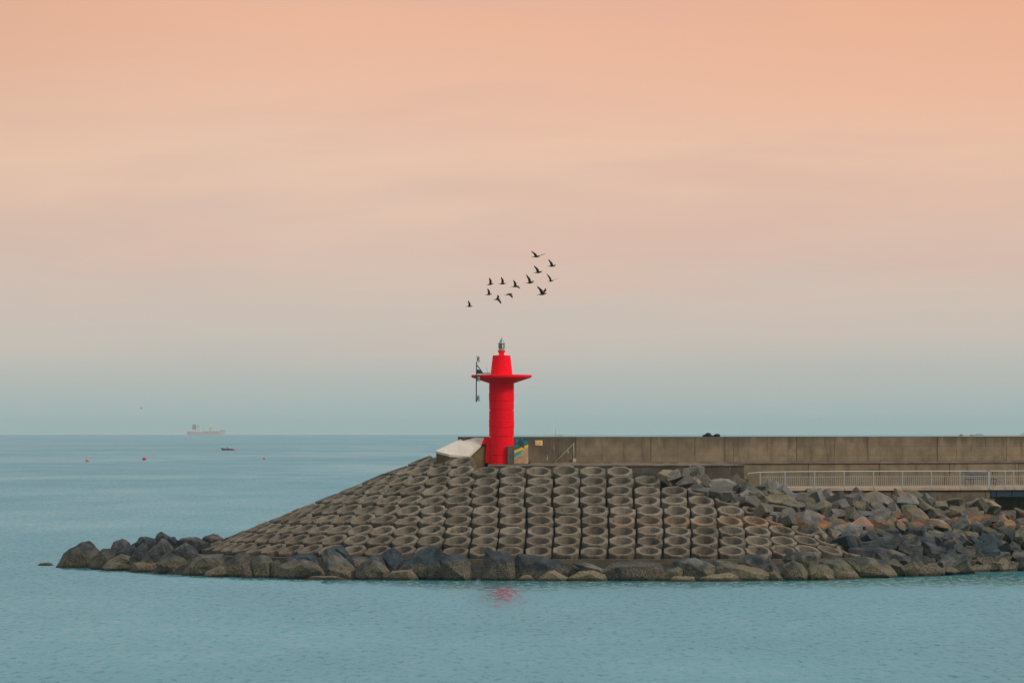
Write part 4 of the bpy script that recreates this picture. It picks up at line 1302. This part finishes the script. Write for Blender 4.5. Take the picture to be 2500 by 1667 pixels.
mline([(850, 1362), (900, 1330), (950, 1290), (1010, 1250), (1050, 1195), (1110, 1180), (1150, 1120), (1224, 1090)])
mline([(850, 1400), (930, 1355), (985, 1300), (1040, 1262), (1100, 1248), (1160, 1200), (1224, 1150)])
mline([(975, 1345), (1010, 1300), (1080, 1290), (1150, 1255), (1224, 1215)])
mline([(1000, 1340), (1060, 1310), (1140, 1300), (1224, 1262)])
mline([(855, 1430), (900, 1380), (945, 1360), (960, 1400), (955, 1465)])
mline([(870, 1462), (890, 1430), (930, 1440), (935, 1465)])
mline([(1050, 1345), (1180, 1335), (1180, 1390), (1120, 1395), (1120, 1435), (1060, 1440), (1050, 1345)])
mline([(1095, 1345), (1100, 1395)])
mline([(1005, 1370), (1005, 1460)])
mline([(1040, 1465), (1045, 1430), (1095, 1435), (1098, 1465)])
lines.build('contour_line', M['m_brown'], mural)

sign = empty('warning_sign', wpt(1315, 1087, 0.03), 'small red white and yellow warning sign fixed on the wall', 'sign')


def sg(x, y):
    return (1306 + 18 * x, 1075 + 12.3 * y)


sheet([[sg(0, 0), sg(1, 0), sg(1, 1), sg(0, 1)]], 0.02, 0.02, M['signwhite'], 'board', sign)
sheet([[sg(0.36, 0.06), sg(0.97, 0.06), sg(0.97, 0.60), sg(0.36, 0.60)], [sg(0.36, 0.64), sg(0.97, 0.64), sg(0.97, 0.94), sg(0.36, 0.94)]], 0.0425, 0.003, M['signyellow'], 'yellow_field', sign)
sheet([[sg(0.03, 0.62), sg(0.33, 0.62), sg(0.33, 0.95), sg(0.03, 0.95)]], 0.0425, 0.003, M['signred'], 'red_field', sign)
ringp = MB()
for k in range(20):
    a0_, a1_ = k * math.pi / 10, (k + 1) * math.pi / 10
    def rp(a, r):
        return wpt(*sg(0.18 + math.cos(a) * r * 0.15, 0.31 + math.sin(a) * r * 0.24), 0.0425)
    ringp.prism([rp(a0_, 1), rp(a1_, 1), rp(a1_, 0.72), rp(a0_, 0.72)], NF * 0.003)
ringp.prism([wpt(*sg(x, y), 0.0425) for x, y in ((0.08, 0.20), (0.11, 0.14), (0.29, 0.42), (0.26, 0.47))], NF * 0.0035)
ringp.build('ban_ring', M['signred'], sign)
pic = MB()
for tri in ([(0.47, 0.50), (0.565, 0.14), (0.66, 0.50)], [(0.70, 0.50), (0.795, 0.14), (0.89, 0.50)]):
    inner = [(sum(p[0] for p in tri) / 3 + (x - sum(p[0] for p in tri) / 3) * 0.55, 0.40 + (y - 0.40) * 0.55) for x, y in tri]
    for i in range(3):
        j = (i + 1) % 3
        pic.prism([wpt(*sg(*p), 0.0465) for p in (tri[i], tri[j], inner[j], inner[i])], NF * 0.003)
for x0, x1, y in ((0.40, 0.78, 0.72), (0.40, 0.88, 0.79), (0.40, 0.70, 0.86)):
    pic.prism([wpt(*sg(*p), 0.0465) for p in ((x0, y), (x1, y), (x1, y + 0.03), (x0, y + 0.03))], NF * 0.003)
pic.build('pictogram', M['signblack'], sign)
wl = MB()
for x0, x1, y in ((0.06, 0.30, 0.70), (0.06, 0.30, 0.79), (0.06, 0.24, 0.87)):
    wl.prism([wpt(*sg(*p), 0.0465) for p in ((x0, y), (x1, y), (x1, y + 0.035), (x0, y + 0.035))], NF * 0.003)
wl.build('text_line', M['signwhite'], sign)

lp = MB()
pa, pb = wpt(1351.0, 1130.5, 0.85), wpt(1402.0, 1081.0, 0.06)
pa.z = ZPLAT + 0.03
lp.tube([pa, pb], 0.032, 8)
tag(lp.build('leaning_pole', M['polegrey'], at_=pa), 'straight grey pole leaning diagonally against the stained wall', 'pole')
cd = MB()
cd.tube([wpt(1400.5, 1084, 0.03), wpt(1399.6, 1100, 0.03), wpt(1400, 1122, 0.03)], 0.03, 8)
cdo = cd.build('drain_pipe', M['stain'], at_=wpt(1400.5, 1122, 0.03))
tag(cdo, 'short pale pipe with a box at its foot on the wall joint', 'pipe')
MB().box(wpt(1401, 1123.5, 0.10), (0.24, 0.2, 0.24), ROTW, 0.03).build('junction_box', M['stain'], cdo)
tp = MB()
tb = at(1684.8, 1133, 404.6)
tp.tube([Vector((tb.x, tb.y, 5.4)), Vector((tb.x, tb.y, ZPLAT - 0.02))], 0.022, 6)
tag(tp.build('gauge_post', M['rail'], at_=(tb.x, tb.y, 5.4)), 'thin pale upright rod against the dark platform face above the rubble', 'post')
# dark lumps lying on the wall
bagc = [(1720.5, 1742.5, 1056.2, 'black pointed bundle lying on top of the long wall'), (1741.5, 1764.5, 1058.6, 'smaller round black bundle beside the pointed one on the wall')]
for i, (x0, x1, yt, lab) in enumerate(bagc):
    base = W(s_at((x0 + x1) / 2), -0.35, ZTOP)
    w = (x1 - x0) * base.y / F
    h = at(0, yt, base.y).z - ZTOP
    mb = MB()
    if i == 0:
        mb.ball(base + Vector((w * 0.14, 0, h * 0.42)), (w * 0.37, 0.26, h * 0.60), 20)
        mb.ball(base + Vector((-w * 0.20, 0, h * 0.25)), (w * 0.33, 0.22, h * 0.36), 18, Matrix.Rotation(-0.25, 3, 'Y'))
    else:
        mb.ball(base + Vector((w * 0.14, 0, h * 0.40)), (w * 0.36, 0.24, h * 0.62), 20)
        mb.ball(base + Vector((-w * 0.25, 0.02, h * 0.2)), (w * 0.30, 0.18, h * 0.30), 16)
    for v in mb.bm.verts:
        v.co += Vector((0, 0, noise.noise(v.co * 9.0) * 0.02))
        v.co.z = max(v.co.z, ZTOP + 0.003)
    tag(mb.build('bundle', M['black'], at_=base), lab, 'bundle', 'black bundles on the wall')

# ------------------------------------------------------------------ railing along the walkway
rail = empty('railing', RP(s_at(1855, RB), 0, ZDECK), 'pale galvanised railing with upright bars along the walkway edge', 'railing')


def rz(h):
    return ZDECK + h


postpx = [1855, 1916, 1988, 2060, 2131.8, 2202.5, 2273, 2342.7, 2413.5, 2453.5, 2474, 2543, 2612]
ps = [s_at(p, RB) for p in postpx]
s_end = s_at(1826, RB)
sbreak = ps[8]
tr = MB()
tr.tube([RP(s_end - 0.02, 0, rz(0.62)), RP(s_end, 0, rz(0.84)), RP(s_end + 0.05, 0, rz(0.90)), RP(ps[0], 0, rz(0.965)), RP(ps[1], 0, rz(0.99)), RP(ps[2], 0, rz(1.0)), RP(sbreak - 0.16, 0, rz(1.0)), RP(sbreak - 0.06, 0, rz(0.96))], 0.032, 8)
tr.build('top_rail', M['rail'], rail)
MB().tube([RP(sbreak + 0.06, 0, rz(0.96)), RP(sbreak + 0.16, 0, rz(1.0)), RP(ps[-1] + 2, 0, rz(1.0))], 0.032, 8).build('top_rail', M['rail'], rail)
for i, s in enumerate(ps):
    mb = MB()
    h = 0.95 if i == 0 else 0.99
    wd = 0.08 if i != 8 else 0.15
    mb.box(RP(s, 0.02, rz(h / 2 - 0.06)), (wd, 0.05, h + 0.12), ROTW, 0.006)
    mb.box(RP(s, 0.20, rz(-0.09)), (wd * 0.8, 0.03, 0.12), ROTW)
    mb.build('post', M['rail'], rail)
bal = None
for a, b in zip(ps, ps[1:]):
    for zz_, nm in ((0.68, 'mid_rail'), (0.10, 'bottom_rail')):
        MB().box(RP((a + b) / 2, 0.0, rz(zz_)), (b - a - 0.10, 0.035, 0.03), ROTW).build(nm, M['rail'], rail)
    n = max(3, int(round((b - a) / 0.148)))
    for k in range(1, n):
        s = a + (b - a) * k / n
        if bal is None:
            bal = MB().box((0, 0, 0), (0.024, 0.014, 0.56), ROTW).mesh('baluster')
            bal.materials.append(M['rail'])
        o = bpy.data.objects.new('baluster', bal)
        COL.objects.link(o)
        o.parent = rail
        o.location = RP(s, 0.0, rz(0.39)) - rail.location

# bench against the wall behind the railing
BB = Vector((0, 404.6, 0))
sb0, sb1 = s_at(2356, BB), s_at(2427, BB)
bench = empty('bench', W((sb0 + sb1) / 2, 0, ZDECK, BB), 'dark metal bench with curved legs behind the walkway railing', 'bench')


def bp_(s, n, z):
    return W(s, n, ZDECK + z, BB)


for k in range(4):
    MB().box(bp_((sb0 + sb1) / 2, 0.05 + k * 0.115, 0.47), (sb1 - sb0, 0.09, 0.035), ROTW, 0.008).build('seat_slat', M['navy'], bench)
for k in range(3):
    MB().box(bp_((sb0 + sb1) / 2 - 0.18, -0.05 - k * 0.02, 0.62 + k * 0.11), (sb1 - sb0 - 0.4, 0.03, 0.095), ROTW, 0.008).build('back_slat', M['grey'], bench)
for s in (sb0 + 0.05, sb0 + 0.42, sb1 - 0.42, sb1 - 0.05):
    mb = MB()
    mb.tube([bp_(s - 0.10, 0.46, 0.0), bp_(s - 0.06, 0.44, 0.28), bp_(s, 0.40, 0.43), bp_(s, 0.0, 0.45), bp_(s, -0.06, 0.55), bp_(s, -0.13, 0.92)], 0.028, 8)
    mb.tube([bp_(s, -0.02, 0.44), bp_(s, -0.04, 0.0)], 0.028, 8)
    mb.build('leg', M['navy'], bench)

# ------------------------------------------------------------------ birds over the tower
def bird(px, py, tail, head, wa, wb, label, Y=270.0, name='bird', mat='bird', grp='birds flying in a loose flock above the tower', z7=True):
    def P(q):
        return at(1100 + q[0] / 7.84, 590 + q[1] / 7.84, Y)
    c, t, h = P((px, py)), P(tail), P(head)
    L = (h - t).length
    ax = (h - t).normalized()
    up = Vector((0, 0, 1))
    side = ax.cross(up).normalized()             # towards the camera
    up = side.cross(ax).normalized()
    c = t + ax * L * 0.55
    mb = MB()
    prof = [(-0.55, 0.012, 0.075), (-0.42, 0.014, 0.06), (-0.28, 0.035, 0.04), (-0.12, 0.075, 0.07), (0.05, 0.092, 0.085), (0.18, 0.080, 0.075), (0.28, 0.052, 0.05), (0.35, 0.050, 0.05), (0.41, 0.032, 0.032), (0.45, 0.006, 0.006)]
    rings = []
    for u, rv, rs_ in prof:
        o = c + ax * u * L
        rings.append([o + (up * math.sin(k * math.pi / 5) * rv + side * math.cos(k * math.pi / 5) * rs_) * L * 1.3 for k in range(10)])
    mb.quadstrip(rings, True, (True, True), True)
    for tipq, sgn in ((wa, -1), (wb, 1)):
        if tipq is None:
            continue
        tip = P(tipq)
        vec = tip - (c + ax * 0.06 * L)
        span = 0.95 * L
        lat = math.sqrt(max(0.02, span ** 2 - vec.length ** 2)) if vec.length < span else 0.12 * L
        tip = tip + side * lat * sgn * -1
        root = c + ax * 0.06 * L - side * 0.06 * L * sgn + up * 0.04 * L
        d = tip - root
        elbow = root + d * 0.45 + ax * 0.10 * L
        rings = []
        for q, ch, th in ((root, 0.20, 0.022), (root + (elbow - root) * 0.6, 0.21, 0.016), (elbow, 0.20, 0.012), (elbow + (tip - elbow) * 0.6, 0.13, 0.008), (tip, 0.05, 0.006)):
            nn = ax.cross(d.normalized()).normalized()
            f, b = q + ax * ch * 0.58 * L, q - ax * ch * 0.95 * L
            rings.append([f, (f + b) / 2 + nn * th * 1.8 * L, b, (f + b) / 2 - nn * th * 1.8 * L])
        mb.quadstrip(rings, True, (True, True), True)
    o = mb.build(name, M[mat], at_=c)
    tag(o, label, 'bird', grp)


BIRDS = [
    ((1640, 290), (1545, 293), (1712, 280), (1545, 180), (1828, 228), 'topmost dark bird of the flock with both wings spread wide'),
    ((1930, 465), (1850, 470), (2010, 460), (1875, 340), (2012, 435), 'dark bird with one raised wing directly below the topmost bird and ahead'),
    ((1660, 590), (1582, 597), (1748, 580), (1600, 460), (1748, 555), 'dark bird with raised wing straight under the topmost bird'),
    ((1520, 780), (1428, 796), (1592, 776), (1450, 630), (1592, 743), 'dark bird in mid flock with a broad raised wing and thin tail'),
    ((1915, 750), (1852, 764), (1972, 743), (1845, 615), (2060, 702), 'dark bird of the leading side with one wing up, one stretched forward'),
    ((990, 800), (910, 812), (1060, 798), (972, 678), None, 'dark bird with upright wing between the V winged bird and rear birds'),
    ((755, 810), (680, 834), (825, 800), (744, 692), None, 'slim dark bird with upright wing and tail angled down at rear'),
    ((1235, 860), (1150, 866), (1306, 850), (1206, 735), (1330, 893), 'dark bird with one wing up and other dipping ahead'),
    ((725, 1010), (652, 1018), (795, 1002), (710, 898), None, 'dark bird directly under the slim bird with angled tail'),
    ((1745, 1000), (1650, 1020), (1840, 988), (1660, 852), (1822, 888), 'large dark bird holding both wings up in a V'),
    ((890, 1110), (810, 1112), (955, 1098), (908, 1018), (970, 1187), 'dark bird with wings held straight up and down'),
    ((1110, 1005), (1026, 1022), (1186, 996), (1186, 1080), None, 'dark bird with both wings swept downward'),
    ((350, 1235), (286, 1241), (420, 1232), (338, 1128), None, 'lowest dark bird trailing behind the whole flock'),
]
for (c_, t_, h_, a_, b_2, lab) in BIRDS:
    bird(c_[0], c_[1], t_, h_, a_, b_2, lab)
gq = lambda x, y: ((x - 1100) * 7.84, (y - 590) * 7.84)
bird(*gq(345, 997), gq(342.8, 998), gq(347.4, 996.4), gq(343.6, 994.0), gq(347.6, 994.6), 'tiny far gull low over the open sea beyond the buoys', 900.0, 'gull', 'gull', None)


# ------------------------------------------------------------------ things out on the bay
def sea_at(px, d):
    x = (px - 1250.0) / F * d
    return Vector((x, d, drop(math.hypot(x, d))))


def dist_for(y):
    a = (y - EYE) / F
    d = CAM.z / a
    for _ in range(20):
        d = CAM.z / (a - d / (2 * RE))
    return d


def buoy(px, ywater, wpx, mat, label):
    d = dist_for(ywater)
    p = sea_at(px, d)
    r = wpx * d / F / 2
    e = empty('buoy', p, label, 'buoy', 'mooring buoys on the bay')
    MB().ball(p + Vector((0, 0, r * 0.62)), (r, r, r * 0.97), 20).build('float', mat, e)
    m2 = MB()
    m2.lathe([(r * 0.16, r * 1.5), (r * 0.16, r * 1.68), (r * 0.05, r * 1.70)], p, 12, True, False, True)
    m2.build('lifting_eye', M['dark_steel'], e)


buoy(213.6, 1126.5, 8.6, M['buoy_orange'], 'small orange buoy on the sea, seaward of the big red one')
buoy(352.4, 1123.0, 9.6, M['buoy_red'], 'big deep red buoy floating on the bay')
buoy(645.6, 1120.5, 7.2, M['buoy_orange'], 'small orange buoy between the dinghy and the block slope')

# dinghy with one seated person
db = dist_for(1099.0)
bp0 = sea_at(557.5, db)
kb = db / F
dg = empty('dinghy', bp0, 'low dark and red dinghy far out on the bay', 'dinghy')
Lh = 33.5 * kb / 2
hull = MB()
rings = []
for t in [i / 10 for i in range(11)]:
    x = -Lh + 2 * Lh * t
    w = 0.85 * (1 - max(0, (0.35 - t) / 0.35) ** 2 * 0.9)
    sheer = 0.42 + 0.30 * max(0, (0.4 - t) / 0.4) ** 2
    c = bp0 + Vector((x, 0, 0))
    rings.append([c + Vector((0, -w, sheer)), c + Vector((0, -w * 0.9, 0.05)), c + Vector((0, 0, -0.2)), c + Vector((0, w * 0.9, 0.05)), c + Vector((0, w, sheer)), c + Vector((0, w * 0.8, sheer - 0.05)), c + Vector((0, w * 0.7, 0.2)), c + Vector((0, -w * 0.7, 0.2)), c + Vector((0, -w * 0.8, sheer - 0.05))])
hull.quadstrip(rings, True, (True, True), True)
hull.build('hull', M['buoy_red'], dg)
for sy in (-1, 1):
    MB().tube([bp0 + Vector((-Lh * 1.02, 0.15 * sy, 0.78)), bp0 + Vector((-Lh * 0.75, 0.55 * sy, 0.62)), bp0 + Vector((-Lh * 0.3, 0.87 * sy, 0.5)), bp0 + Vector((Lh * 0.62, 0.9 * sy, 0.48))], 0.14, 8).build('side_tube', M['hull_dark'], dg)
mb = MB()
mb.box(bp0 + Vector((Lh * 1.02, 0, 0.62)), (0.34, 0.34, 0.5), None, 0.06)
mb.box(bp0 + Vector((Lh * 1.06, 0, 0.15)), (0.14, 0.1, 0.7))
mb.build('outboard_motor', M['haze_red'], dg)
MB().box(bp0 + Vector((Lh * 0.05, 0, 0.42)), (0.5, 0.9, 0.42), None, 0.04).build('console', M['hull_dark'], dg)
# person seated aft of the console
pp = bp0 + Vector((-Lh * 0.12, -0.25, 0.55))
J = [(0, 0, 0.10), (0, 0, 0.36), (0, 0, 0.58), (0, 0, 0.70), (0.02, 0, 0.86), (0, -0.20, 0.54), (0.14, -0.26, 0.32), (0.36, -0.16, 0.34), (0, 0.20, 0.54), (0.14, 0.26, 0.32), (0.36, 0.16, 0.34),
     (0.10, -0.11, 0.08), (0.44, -0.13, 0.10), (0.46, -0.13, -0.30), (0.10, 0.11, 0.08), (0.44, 0.13, 0.10), (0.46, 0.13, -0.30)]
E = [(0, 1), (1, 2), (2, 3), (3, 4), (2, 5), (5, 6), (6, 7), (2, 8), (8, 9), (9, 10), (0, 11), (11, 12), (12, 13), (0, 14), (14, 15), (15, 16)]
RAD = [0.16, 0.17, 0.16, 0.07, 0.11, 0.08, 0.06, 0.045, 0.08, 0.06, 0.045, 0.10, 0.085, 0.06, 0.10, 0.085, 0.06]
me = bpy.data.meshes.new('person')
me.from_pydata(J, E, [])
per = link('person', me, M['teal_cloth'], None, pp)
sk = per.modifiers.new('Skin', 'SKIN')
if not me.skin_vertices:
    with bpy.context.temp_override(object=per, active_object=per):
        bpy.ops.mesh.customdata_skin_add()
for v, r in zip(me.skin_vertices[0].data, RAD):
    v.radius = (r, r)
me.skin_vertices[0].data[0].use_root = True
ss = per.modifiers.new('Subdivision', 'SUBSURF')
ss.levels = ss.render_levels = 1
tag(per, 'person in dark teal clothes seated in the dinghy', 'person')

# freighter on the horizon
DS = 11000.0
ks = DS / F
shp = sea_at(504, DS)
ship = empty('freighter', shp, 'haze faded red freighter with pale deckhouse and crane on the horizon', 'ship')


def sx(px):
    return (px - 504.0) * ks


def sz(py):
    return (1062.4 - py) * ks


hl = MB()
rings = []
stations = [(457.4, 0.35, 1054.4), (459, 0.8, 1054.2), (466, 1.0, 1054.0), (484, 1.0, 1054.2), (487, 1.0, 1055.6), (515, 1.0, 1055.8), (536, 1.0, 1055.4), (540, 0.9, 1053.6), (546, 0.55, 1053.0), (551.4, 0.04, 1052.4)]
for px, wf, yt in stations:
    w = 5.6 * wf
    under = 0 if px < 540 else (px - 540) / 11.4 * 3.2
    b = shp + Vector((sx(px) - under, 0, 0))
    t = shp + Vector((sx(px), 0, sz(yt)))
    rings.append([t + Vector((0, -w, 0)), b + Vector((0, -w * 0.95, -1.0)), b + Vector((0, w * 0.95, -1.0)), t + Vector((0, w, 0))])
hl.quadstrip(rings, True, (True, True), False)
hl.build('hull', M['haze_red'], ship)


def sbox(x0, x1, y0, y1, d, mat, name, parent=ship):
    return MB().box(shp + Vector(((sx(x0) + sx(x1)) / 2, 0, (sz(y0) + sz(y1)) / 2)), (sx(x1) - sx(x0), d, sz(y0) - sz(y1)), None, 0.15).build(name, mat, parent)


dk = sbox(463, 491, 1054.4, 1049.6, 9.0, M['white'], 'deckhouse')
br_ = sbox(481, 490, 1049.6, 1037.2, 9.0, M['white'], 'bridge')
for (x0, x1, y0, y1) in ((481.6, 489.2, 1041.6, 1040.2), (482.6, 488.6, 1045.4, 1044.4)):
    sbox(x0, x1, y0, y1, 9.3, M['funnel'], 'window_band', br_)
fm = MB()
fm.prism([shp + Vector((sx(x), -2.6, sz(y))) for x, y in ((468.2, 1050.0), (479.4, 1050.0), (478.6, 1037.2), (471.0, 1036.8))], (0, 5.2, 0))
fm.build('funnel', M['funnel'], ship)
MB().tube([shp + Vector((sx(486), 0, sz(1037.2))), shp + Vector((sx(486), 0, sz(1032.6)))], 0.35, 6).build('mast', M['cream'], ship)
cr = MB()
cr.tube([shp + Vector((sx(513.8), 0, sz(1055.6))), shp + Vector((sx(513.8), 0, sz(1036.0)))], [1.5, 1.05], 8)
cr.box(shp + Vector((sx(514.2), 0, sz(1044.4))), (3.4, 3.0, 2.6))
cro = cr.build('crane', M['cream'], ship)
MB().tube([shp + Vector((sx(514), 0, sz(1045.2))), shp + Vector((sx(531.5), 0, sz(1044.6)))], 0.40, 6).build('jib', M['cream'], cro)
MB().tube([shp + Vector((sx(512), 0, sz(1045.4))), shp + Vector((sx(491), 0, sz(1045.2)))], 0.35, 6).build('jib', M['cream'], cro)
MB().tube([shp + Vector((sx(532.4), 0, sz(1055.6))), shp + Vector((sx(532.4), 0, sz(1044.0)))], 0.55, 6).build('fore_mast', M['white'], ship)
sbox(536.5, 548.5, 1053.6, 1051.2, 5.0, M['funnel'], 'forecastle')
sbox(494, 511, 1056.0, 1054.2, 8.0, M['funnel'], 'hatch')
sbox(517, 532, 1056.0, 1054.2, 8.0, M['funnel'], 'hatch')

# yacht beyond the wall
DY_ = 5000.0
ky = DY_ / F
yp = sea_at(1356.5, DY_)
ya = empty('sailing_yacht', yp, 'distant white sailing yacht whose sail shows above the wall', 'yacht')


def yv(px, py, dy=0.0):
    p = at(px, py, DY_)
    return Vector((p.x, DY_ + dy, p.z))


hm_ = MB()
rings = []
for t, w in ((0, 0.05), (0.15, 0.7), (0.4, 1.3), (0.7, 1.4), (1.0, 1.0)):
    c = yp + Vector((-2.4 + 7.6 * t, -3.0 + 4.0 * t, 0))
    rings.append([c + Vector((0, -w, 1.25 - 0.3 * t)), c + Vector((0, -w * 0.5, -0.3)), c + Vector((0, w * 0.5, -0.3)), c + Vector((0, w, 1.25 - 0.3 * t))])
hm_.quadstrip(rings, True, (True, True), True)
hm_.build('hull', M['white'], ya)
MB().tube([Vector((yv(1356.4, 1064).x, DY_, 0.6)), yv(1355.6, 1024)], [0.14, 0.07], 6).build('mast', M['lantern'], ya)
MB().tube([yv(1357.0, 1062.8), yv(1374.5, 1063.2, 1.0)], 0.22, 6).build('boom', M['navy'], ya)
jb = MB()
rings = []
for k in range(7):
    t = k / 6
    a = yv(1348.6 + 4.6 * t, 1067 - 27.0 * t)
    b = yv(1352.2 + 1.6 * t, 1067 - 27.0 * t, 1.3 * (1 - t))
    m_ = (a + b) / 2 + Vector((-0.12, -0.15, 0)) * (1 - t)
    rings.append([a, m_ + Vector((0, -0.03, 0)), b, m_ + Vector((0, 0.03, 0))])
jb.quadstrip(rings, True, (True, True), True)
jb.build('jib', M['sail'], ya)
ms = MB()
rings = []
for k in range(7):
    t = k / 6
    a = yv(1356.0 - 0.3 * t, 1063 - 36.0 * t, 0.1)
    b = yv(1357.2 - 1.2 * t, 1063 - 36.0 * t, 1.8 * (1 - t))
    rings.append([a, (a + b) / 2 + Vector((0.05, 0, 0)), b, (a + b) / 2 - Vector((0.05, 0, 0))])
ms.quadstrip(rings, True, (True, True), True)
ms.build('mainsail', M['sail'], ya)

# low far shore at the right, with bushes
DL = 6000.0
rows = []
for k, dy in enumerate((-260, -120, 0, 160, 420)):
    row = []
    for i in range(41):
        px = 2280 + i * 12
        x = (px - 1250) / F * DL
        yt = 1064.2 - 0.9 * math.sin(i * 0.7) - (1.6 if 2345 < px < 2400 else 0) - (1.0 if px > 2440 else 0)
        ztop = at(px, yt, DL).z
        g = [0.0, 0.72, 1.0, 0.9, 0.0][k] * min(1.0, i / 5.0)
        z0 = drop(math.hypot(x, DL + dy))
        row.append(Vector((x, DL + dy, z0 - 0.8 + (ztop - z0 + 0.8) * g)))
    rows.append(row)
fs = MB()
fs.quadstrip(rows, False, (False, False), True)
tag(fs.build('far_shore', M['sand']), kind='structure')


def far_tree(px, wpx, ytop, label, seed):
    rng = random.Random(seed)
    c = at(px, 1062.0, DL - 20)
    top = at(px, ytop, DL - 20).z
    w = wpx * DL / F
    z0 = drop(DL) + 0.4
    h = top - z0
    e = empty('tree', Vector((c.x, DL - 20, z0)), label, 'tree', 'trees on the far low shore')
    MB().tube([Vector((c.x, DL - 20, z0 - 0.5)), Vector((c.x + 0.1, DL - 20, z0 + h * 0.6))], [0.22, 0.1], 6).build('trunk', M['bark'], e)
    cm = MB()
    for _ in range(420):
        u, v = rng.uniform(-1, 1), rng.uniform(-1, 1)
        t = rng.uniform(0, 1)
        lim = math.sqrt(max(0, 1 - (t * 1.0) ** 2))
        p = Vector((c.x + u * lim * w / 2, DL - 20 + v * lim * w / 2, z0 + h * (0.25 + 0.75 * t)))
        if p.z > top:
            continue
        s = rng.uniform(0.12, 0.26)
        a, b = Vector((rng.gauss(0, 1), rng.gauss(0, 1), rng.gauss(0, 1))).normalized(), Vector((rng.gauss(0, 1), rng.gauss(0, 1), rng.gauss(0, 1))).normalized()
        cm.flat([p + a * s, p + b * s, p - a * s, p - b * s])
    cm.build('crown', M['leaf'], e, fix=False)


far_tree(2346.5, 9.5, 1059.6, 'tiny round bush on the far shore standing apart seaward', 3)
far_tree(2372, 13, 1061.0, 'low flat bush on the far shore joined to the wide mound of trees', 4)
far_tree(2390, 27, 1059.2, 'wide low dark clump of trees on the far shore', 5)
far_tree(2506, 34, 1055.6, 'tallest pale tree on the far shore cut by the picture edge', 6)
